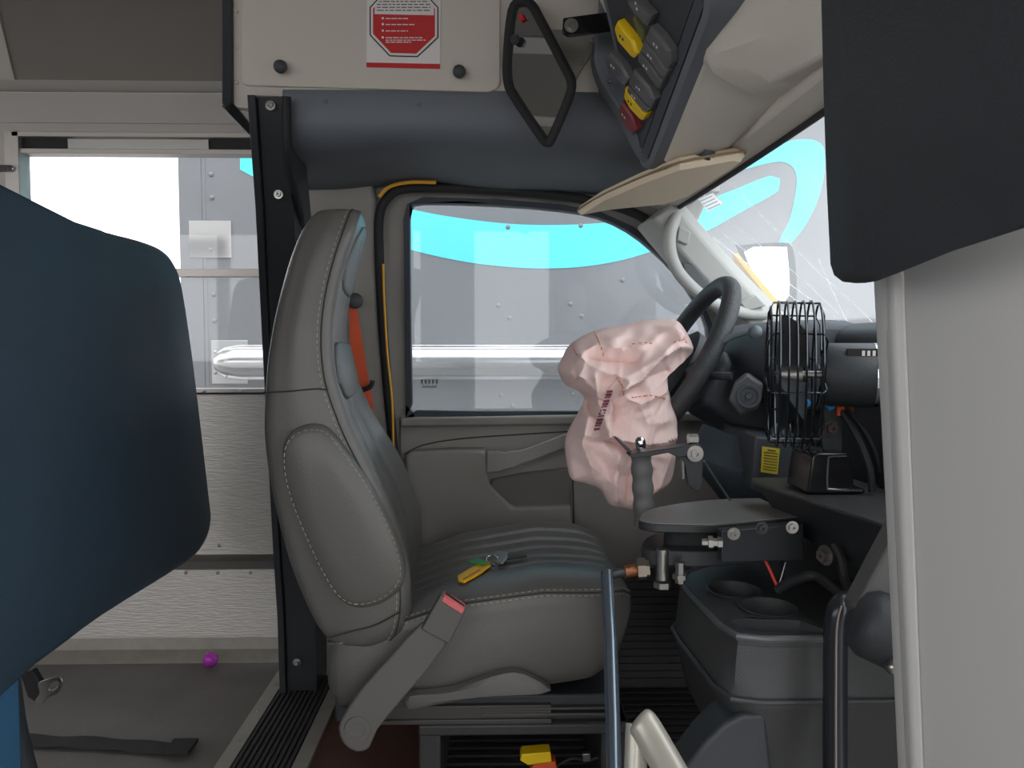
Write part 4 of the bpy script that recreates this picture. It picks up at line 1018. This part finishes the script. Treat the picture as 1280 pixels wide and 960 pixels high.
b = MB(); b.lathe(P(828, 704, y=1.03), (0, 0, -1), [(-.02, .009), (.022, .009)], 16); b.lathe(P(828, 727, y=1.03), (0, 0, -1), [(0, .012), (.008, .012)], 6); b.build('pivot_bolt', STEEL, dc)
b = MB(); b.lathe(P(850, 712, y=1.0), (0, 0, -1), [(-.01, .006), (.006, .006), (.006, .010), (.012, .010), (.012, .007), (.018, .006)], 6); b.build('lock_nut', STEEL, dc)
# grip lever
g0, g1 = P(806, 655, y=1.16), P(801, 564, y=1.15)
b = MB(); L = (g1-g0).length; d = (g1-g0).normalized()
b.lathe(g0, d, [(0, .0165)]+[(L*k/24, .0158+.0011*math.cos(2*math.pi*k/24*4)) for k in range(1, 24)]+[(L, .0165), (L+.001, .012)], 20); b.build('grip', GRIP, dc)
b = MB(); b.lathe(g1, d, [(0, .006), (.004, .0075), (.012, .0085), (.018, .0075), (.022, .004)], 14); b.build('grip_cap', CHROME, dc)
b = MB()
b.prism(P3([(786, 569, 1.10), (796, 566, 1.10), (840, 560, 1.10), (875, 555, 1.10), (880, 560, 1.10), (876, 566, 1.10), (848, 572, 1.10), (835, 566, 1.10), (810, 571, 1.10), (790, 573, 1.10)]), (0, .03, 0))
b.prism(P3([(769, 548, 1.11), (772, 547, 1.11), (790, 564, 1.11), (788, 568, 1.11)]), (0, .025, 0))
b.prism(PP([(848, 566), (874, 556), (879, 570), (878, 608), (872, 615), (860, 606), (856, 580)], 1.11), (0, .005, 0))
lev = b.build('latch_lever', mat('dark latch steel', (62, 64, 66), .35, .5), dc, bevel=.001)
b = MB(); b.bolt(P(869, 567, y=1.10), (0, -1, 0), .008, .008); b.build('bolt', STEEL, lev)
b = MB(); b.lathe(P(860, 549, y=1.12), (1, 0, 0), [(0, .008), (.014, .008), (.016, .005)], 6); b.build('nut', STEEL, lev)
b = MB(); b.tube(P3([(880, 576, 1.115), (913, 626, 1.13)]), .0018, 6); b.tube(P3([(854, 572, 1.12), (855, 598, 1.12)]), .004, 8); b.build('link_rod', STEEL, lev)
# linkage pole
po = thing('linkage_pole', 'blue grey steel pole standing in front of seat cushion', 'pole', P(768, 1000, y=.80))
b = MB(); b.tube(P3([(759, 716, 1.03), (763, 800, .95), (766, 900, .87), (768, 1010, .79), (770, 1500, .65)]), .0088, 16); b.build('shaft', PIPE, po)
b = MB(); b.tube(smooth(P3([(757, 721, 1.028), (768, 717, 1.03), (782, 715, 1.035)]), 4), .0066, 12); b.build('rod_end', BLACK, po)
b = MB(); b.tube(P3([(780, 715, 1.035), (802, 711, 1.04)]), .0085, 14); b.build('threaded_stud', COPPER, po)
b = MB(); p0 = P(797, 711, y=1.04); b.lathe(p0, (1, -.1, .08), [(0, .015), (.011, .015), (.011, .012), (.016, .012)], 6); b.build('nut', mat('dull nut', (158, 148, 136), .35, .8), po)
# ================================================================ CUPHOLDER CONSOLE
cz = .465
co = thing('cup_holder_console', 'charcoal plastic console with round cup holders below door operator', 'console', (.45, 1.08, 0))
ol = [(.62, 1.24), (.41, 1.24), (.36, 1.225), (.30, 1.175), (.277, 1.135), (.276, 1.09), (.284, .95), (.295, .915), (.325, .905), (.62, .905)]
ols = [(p.x, p.y) for p in smooth([V(a, c, 0) for a, c in ol], 3, True)]
ols = ol
c1 = P(918, 738, z=cz); c2 = P(961, 760, z=cz)
def circ(c, r, n=28): return [(c.x+r*math.cos(2*math.pi*k/n), c.y+r*math.sin(2*math.pi*k/n)) for k in range(n)]
tray = [(p.x, p.y) for p in [P(a, c, z=cz) for a, c in ((912, 776), (930, 773), (960, 775), (1000, 776), (1030, 787), (1050, 790), (960, 790), (935, 788))]]
R1, R2 = .040, .040
if (c1-c2).length < R1+R2+.003: R1 = R2 = (c1-c2).length/2-.002
b = MB(); b.sheet(ols, [circ(c1, R1), circ(c2, R2), tray], .012, lambda u, v, w: V(u, v, cz-.006+w)); tp_ = b.build('top_plate', CONS, co, bevel=.003)
for cc_, r in ((c1, R1), (c2, R2)):
    b = MB(); n = 28
    b.lathe(V(cc_.x, cc_.y, cz), (0, 0, -1), [(-.002, r+.004), (-.0025, r), (.05, r*.92), (.07, r*.85), (.0705, .001)], n, cap=False)
    b.lathe(V(cc_.x, cc_.y, cz), (0, 0, -1), [(0, r+.003), (.072, r*.95), (.075, .001)], n, cap=False); b.build('cup_well', CONS, co)
b = MB(); tcen = sum((Vector((x, y, 0)) for x, y in tray), Vector())/len(tray)
b.loft([[V(x, y, cz-.004) for x, y in tray], [V(tcen.x+(x-tcen.x)*.85, tcen.y+(y-tcen.y)*.8, cz-.035) for x, y in tray]], cap=False)
b.f([b.v(V(tcen.x+(x-tcen.x)*.85, tcen.y+(y-tcen.y)*.8, cz-.035)) for x, y in tray]); b.build('coin_tray', CONS, co)
b = MB(); c0 = V(.47, 1.09, 0)
def orr(k, z, dx=0): return [V(c0.x+(x-c0.x)*k+dx, c0.y+(y-c0.y)*k, z) for x, y in ols]
def hollow(r0, r1): return None
# outer skin (open top so that the wells stay open)
b.loft([orr(1.0, cz-.012), orr(1.012, cz-.03), orr(1.03, cz-.07), orr(1.05, cz-.078), orr(1.03, cz-.088), orr(.97, cz-.16, .005), orr(.88, .24, .02), orr(.84, .12, .03), orr(.84, 0, .03)], cap=False)
b.build('body', CONS, co, angle=50)
b = MB(); b.tube([V(x, y, cz-.002) for x, y in ols], .0045, 8, closed=True); b.build('rim', mat('console rim highlight', (84, 87, 90), .3, bump=.1, bscale=500), co)  # raised rim; its paler blue grey paints in the window highlight
b = MB(); b.tube([p+V(0, 0, 0) for p in orr(1.05, cz-.076)], .004, 8, closed=True); b.build('ledge', CONS, co)
b = MB(); b.prism(PP([(846, 975), (880, 930), (905, 905), (928, 893), (958, 892), (966, 975)], .90), (0, .06, 0)); b.build('lower_bracket', BLACKP, co, bevel=.006, seg=3)
# cables over the console
b = MB(); b.tube(smooth(P3([(972, 738, 1.0), (985, 729, .99), (1010, 720, .97), (1024, 722, .96), (1045, 738, .93), (1062, 750, .91), (1080, 752, .90)]), 6), .0065, 10)
o = b.build('cable', RUBBER); tag(o, 'thick black cable lying over the cup holder console', 'cable')
b = MB(); b.tube(smooth(P3([(956, 700, 1.02), (962, 712, 1.015), (972, 735, 1.0)]), 3), .0022, 8); o = b.build('wire', RED); tag(o, 'short red wire below the door operator box', 'wire')
b = MB(); b.tube(P3([(982, 703, 1.03), (974, 730, 1.02)]), .0012, 6); o = b.build('wire', STEEL); tag(o, 'thin grey wire beside the red wire', 'wire')
b = MB(); b.tube(smooth(P3([(1042, 680, .95), (1052, 700, .94), (1056, 725, .93), (1066, 748, .90)]), 4), .006, 8); o = b.build('cable', RUBBER); tag(o, 'black cable hanging down from the tray edge', 'cable')
# hose
ho = thing('hose', 'upright black hose in front of console', 'hose', P(1043, 990, y=.84))
b = MB(); b.tube(smooth(P3([(1060, 752, .87), (1050, 760, .862), (1045, 785, .86), (1044, 860, .855), (1044, 1000, .845)]), 5), .0135, 16); b.build('hose_tube', mat('smooth black hose', (40, 42, 46), .25), ho)
b = MB(); b.tube(smooth(P3([(1052, 757, .848), (1046, 785, .8455), (1045, 860, .8405), (1045, 1000, .831)]), 5), .0012, 6); b.build('highlight_line', mat('hose highlight grey', (150, 134, 128), .4), ho)  # painted highlight down the middle of the hose, as a thin pale tube
# dark bracket arm by the white door panel
ba_ = thing('bracket_arm', 'dark rounded bracket arm beside the white panel edge', 'bracket', P(1110, 840, y=.72))
b = MB(); b.prism(PP([(1128, 650), (1069, 762), (1076, 778), (1150, 790)], .74), (0, .03, 0)); b.build('plate', mat('grey black plate', (86, 86, 84), .5, bump=.2), ba_, bevel=.004)
b = MB(); a0, a1 = P(1085, 778, y=.735), P(1170, 815, y=.72); b.tube([a0-(a1-a0)*.22, a0-(a1-a0)*.16, a0, a1], [.016, .027, .034, .036], 20); b.build('arm_tube', BLACKP, ba_)
b = MB(); b.ball(P(1117, 834, y=.70), .0075, 14); b.build('cap_nut', STEEL, ba_)
# grab rail
b = MB(); b.tube(smooth(P3([(796, 897, .69), (806, 908, .685), (822, 935, .67), (850, 985, .64), (880, 1040, .61)]), 5), ([.006, .011, .0132, .014]+[.0145]*17), 18)
b.tube(P3([(796, 905, .695), (792, 1040, .66)]), .0105, 14)
o = b.build('grab_rail', GRAB); tag(o, 'pale bent grab rail tube at bottom edge of photo', 'rail')
# things under the seat
uc = thing('wire_connector', 'yellow taped connector with orange end under the seat', 'connector', P(672, 955, y=1.33))
b = MB(); b.prism(PP([(652, 943), (688, 940), (690, 953), (660, 957), (650, 951)], 1.33), (0, .03, 0)); b.build('yellow_body', YELLOW, uc, bevel=.002)
b = MB(); b.prism(PP([(665, 957), (694, 952), (697, 962), (662, 968)], 1.335), (0, .03, 0)); b.build('orange_plug', ORANGE, uc, bevel=.002)
b = MB(); b.tube(smooth(P3([(695, 958, 1.35), (715, 948, 1.35), (735, 950, 1.34), (755, 944, 1.34)]), 5), .003, 8); b.build('lead', RUBBER, uc)
b = MB(); b.prism(PP([(728, 943), (738, 942), (739, 952), (729, 953)], 1.335), (0, .01, 0)); b.build('clear_clip', STEEL, uc, bevel=.001)

# ================================================================ PALE PANEL + BLACK PAD at right
wp = thing('stepwell_panel', 'pale grey stepwell panel filling lower right of photo', 'panel', P(1200, 960, y=.5))
def RPt(px, py, y=None): return P(px, py, y=.60-(px-1105)*.0004)
b = MB(); b.prism([RPt(1104, 300), RPt(1122, 640), RPt(1138, 985), RPt(1176, 1770), RPt(1420, 1770), RPt(1420, -60), RPt(1106, -60)], (0.0, .02, 0)); b.build('panel', LIGHTP, wp, bevel=.002)
b = MB(); b.prism([RPt(1104, 290)+V(0, -.006, 0), RPt(1121, 640)+V(0, -.006, 0), RPt(1137, 985)+V(0, -.006, 0), RPt(1152, 985)+V(0, -.006, 0), RPt(1139, 640)+V(0, -.006, 0), RPt(1124, 290)+V(0, -.006, 0)], (0, .012, 0)); b.build('edge_strip', LIGHTP, wp, bevel=.003, seg=3)
pd = thing('head_pad', 'large black foam head pad at upper right of photo', 'pad', P(1160, 345, y=.5))
def HP(px, py): return P(px, py, y=.56-(px-1050)*.0006)
hq = [(1050, -60), (1054, 100), (1058, 220), (1063, 325), (1068, 340), (1080, 349), (1100, 351), (1130, 340), (1200, 312), (1300, 280), (1400, 250), (1400, -60)]
hq = [HP(a, c) for a, c in hq]; c = sum(hq, Vector())/len(hq)
b = MB(); b.loft([[c+(p-c)*.985+V(0, .035, 0) for p in hq], [p+V(0, .02, 0) for p in hq], [p+V(0, .006, 0) for p in hq], [c+(p-c)*.97 for p in hq]]); b.build('pad', PADB, pd, bevel=.006, seg=3)
b = MB(); b.lathe(HP(1155, 101)+V(0, -.0005, 0), (0, -1, 0), [(0, .006), (.002, .0058), (.004, .004), (.0045, .001)], 18); b.build('screw', STEEL, pd)

# ================================================================ OUTSIDE
TY = 3.0
tk = thing('delivery_truck', 'slate grey box truck with light blue curved arrow parked outside windows', 'truck', V(1.4, TY+1.2, -.75))
x0 = pxx(229, TY)
b = MB(); b.prism([V(x0, TY+.03, -.3), V(x0+.03, TY, -.3), V(5.0, TY, -.3), V(5, TY+2.4, -.3), V(x0, TY+2.4, -.3)], (0, 0, 3.1))
b.mi = 0
for px, py in ((264, 218), (265, 247), (264, 312), (267, 368), (268, 401), (635, 284), (726, 282), (623, 382), (637, 397), (713, 380), (727, 395), (626, 494), (641, 507), (716, 492), (778, 350), (550, 438)):
    b.rivet(P(px, py, y=TY-.0005), r=.011)
b.build('box_body', TRUCK, tk, bevel=.004)
b = MB(); b.bb((x0, TY-.004, -.3), (pxx(257, TY), TY, 2.8)); b.bb((pxx(257, TY)+.002, TY-.0025, -.3), (pxx(262, TY), TY, 2.8)); b.build('corner_post', TRUCK, tk, bevel=.001)
b = MB(); za, zb_ = pz(470, TY), pz(435, TY); xr = pxx(272, TY)
q = [(0, zb_+.012), (-.012, zb_+.012), (-.012, zb_), (-.05, zb_-.006), (-.072, zb_-.03), (-.075, (za+zb_)/2), (-.07, za+.025), (-.05, za+.004), (-.012, za), (-.012, za-.014), (0, za-.014)]
b.loft([[V(x, TY+y*s, (za+zb_)/2+(z-(za+zb_)/2)*s) for y, z in q] for x, s in ((xr, .55), (xr+.03, .85), (xr+.09, 1), (5, 1))]); b.build('rub_rail', mat('polished rub rail', (206, 206, 206), .22, .85, var=.04), tk, bevel=.002)
b = MB(); b.bb((xr-.02, TY-.006, za-.03), (xr+.12, TY, zb_+.03)); 
for px, py in ((269, 440), (269, 466), (284, 438), (284, 470)): b.rivet(P(px, py, y=TY-.006), r=.008)
b.build('rail_end_plate', mat('alu end plate', (176, 176, 176), .35, .7), tk, bevel=.002)
b = MB(); b.prism(PP([(236, 320), (268, 275), (290, 275), (290, 322), (262, 316), (240, 322)], TY-.006), (0, .004, 0)) if False else b.bb(P(237, 322, y=TY-.006), P(289, 276, y=TY-.003)); b.build('reflection_patch', mat('bright reflection patch', (205, 205, 205), .12, .95), tk)  # glossy plate added in place of a bright reflection on the truck side
# curved arrow decal
def dec(pts, k=5): 
    b = MB(); q = PP([(p.x, p.y) for p in smooth([V(x, y, 0) for x, y in pts], k, True)], TY-.0025); b.prism(q, (0, .002, 0)); return b
up_ = [(300, 176), (340, 196), (400, 224), (450, 244), (512, 261), (570, 272), (640, 280), (710, 281), (780, 276), (840, 264), (900, 244), (950, 224), (962, 220), (970, 220), (974, 223)]
dn_ = [(975, 227), (974.5, 233), (970, 241), (930, 263), (885, 288), (840, 305), (790, 322), (740, 332), (690, 335.5), (640, 334), (580, 327), (512, 312), (450, 292), (400, 268), (340, 234), (300, 212)]
rings = [smooth([V(x, y, 0) for x, y in up_], 5), smooth([V(x, y, 0) for x, y in reversed(dn_)], 5)]
b = MB(); n = 60
def res(pl, n):
    L = [0]
    for a, c in zip(pl, pl[1:]): L.append(L[-1]+(c-a).length)
    out = []
    for i in range(n):
        t = L[-1]*i/(n-1); j = 0
        while j < len(L)-2 and L[j+1] < t: j += 1
        out.append(pl[j].lerp(pl[j+1], (t-L[j])/max(1e-6, L[j+1]-L[j])))
    return out
ua, da_ = res(rings[0], n), res(rings[1], n)
b.loft([[P(a.x, a.y, y=TY-.003), P(c.x, c.y, y=TY-.003), P(c.x, c.y, y=TY-.001), P(a.x, a.y, y=TY-.001)] for a, c in zip(ua, da_)])
b.build('arrow_curve', CYAN, tk)
ol_ = [(925, 208), (960, 188), (985, 177), (1008, 174), (1024, 178), (1030, 186), (1031, 205), (1028, 230), (1019, 258), (1004, 286), (985, 308)]
il_ = [(930, 212), (955, 205), (975, 202), (988, 206), (995, 216), (996, 230), (993, 250), (987, 275), (978, 292), (974, 302), (970, 312)]
ua, da_ = res(smooth([V(x, y, 0) for x, y in ol_], 5), 40), res(smooth([V(x, y, 0) for x, y in il_], 5), 40)
b = MB(); b.loft([[P(a.x, a.y, y=TY-.003), P(c.x, c.y, y=TY-.003), P(c.x, c.y, y=TY-.001), P(a.x, a.y, y=TY-.001)] for a, c in zip(ua, da_)]); b.build('arrow_head', CYAN, tk)
for x in (.2, 3.6):
    b = MB(); b.lathe((x, TY+.05, -.25), (0, 1, 0), [(0, .2), (0, .44), (.02, .48), (.26, .48), (.28, .44), (.28, .2)], 32); b.build('wheel', RUBBER, tk)
b = MB(); b.bb((x0, TY+.02, -.42), (5, TY+2.3, -.3)); b.build('chassis', BLACK, tk)
# exterior mirror and yellow cowl edge
em = thing('exterior_mirror', 'black framed exterior mirror seen through the windshield', 'mirror', P(955, 375, y=2.25))
b = MB(); eo = sm2([(922, 312), (928, 306), (980, 303), (990, 308), (994, 330), (995, 378), (990, 384), (962, 380)], 3)
b.prism(PP(eo, 2.25), (.03, .07, 0)); b.build('housing', BLACKP, em, bevel=.006, seg=3)
b = MB(); b.prism(PP(sm2([(930, 315), (978, 309), (984, 316), (986, 370), (966, 370)], 3), 2.247), (0, .002, 0)); b.build('mirror_glass', MIRROR, em)
b = MB(); b.tube(P3([(975, 380, 2.26), (985, 430, 2.2)]), .012, 10); b.build('mount', BLACKP, em)
b = MB(); q = [P(915, 317, y=2.02), P(922, 316, y=2.02), P(975, 378, y=2.02), P(968, 384, y=2.02)]
b.prism(q, (.02, .05, -.02)); o = b.build('trim_15', AMBER, bevel=.003); tag(o, 'yellow exterior edge of windshield pillar', 'body edge', kind='structure')
b = MB(); b.bb((.86, .55, .3), (1.5, 1.9, .80)); o = b.build('hood', AMBER, bevel=.06, seg=4) if False else None
b.bm.free() if o is None else None
b = MB(); b.bb((-14, -12, -.8), (14, 16, -.75)); o = b.build('ground', ASPH); tag(o, 'grey asphalt parking lot outside the bus', 'ground', kind='structure')

# ================================================================ LIGHT
w = bpy.data.worlds.new('overcast sky'); SC.world = w; w.use_nodes = True
nt = w.node_tree; bg = nt.nodes['Background']
tc = nt.nodes.new('ShaderNodeTexCoord'); sx = nt.nodes.new('ShaderNodeSeparateXYZ'); cr = nt.nodes.new('ShaderNodeValToRGB')
nt.links.new(tc.outputs['Generated'], sx.inputs[0]); nt.links.new(sx.outputs['Z'], cr.inputs['Fac']); nt.links.new(cr.outputs['Color'], bg.inputs['Color'])
cr.color_ramp.elements[0].position = .0; cr.color_ramp.elements[0].color = (.98, .98, 1, 1)
cr.color_ramp.elements[1].position = .8; cr.color_ramp.elements[1].color = (.95, .97, 1, 1)
bg.inputs['Strength'].default_value = 3.6
sl = bpy.data.lights.new('sun', 'SUN'); sl.energy = 1.2; sl.angle = rad(25); so = bpy.data.objects.new('sun', sl); COL.objects.link(so)
so.rotation_euler = (rad(38), rad(8), 0)
vs_ = SC.view_settings; vs_.view_transform = 'Standard'; vs_.look = 'None'; vs_.exposure = 0.0; vs_.gamma = 1; vs_.use_curve_mapping = False
for o in bpy.data.objects:
    if '_o' in o: del o['_o']
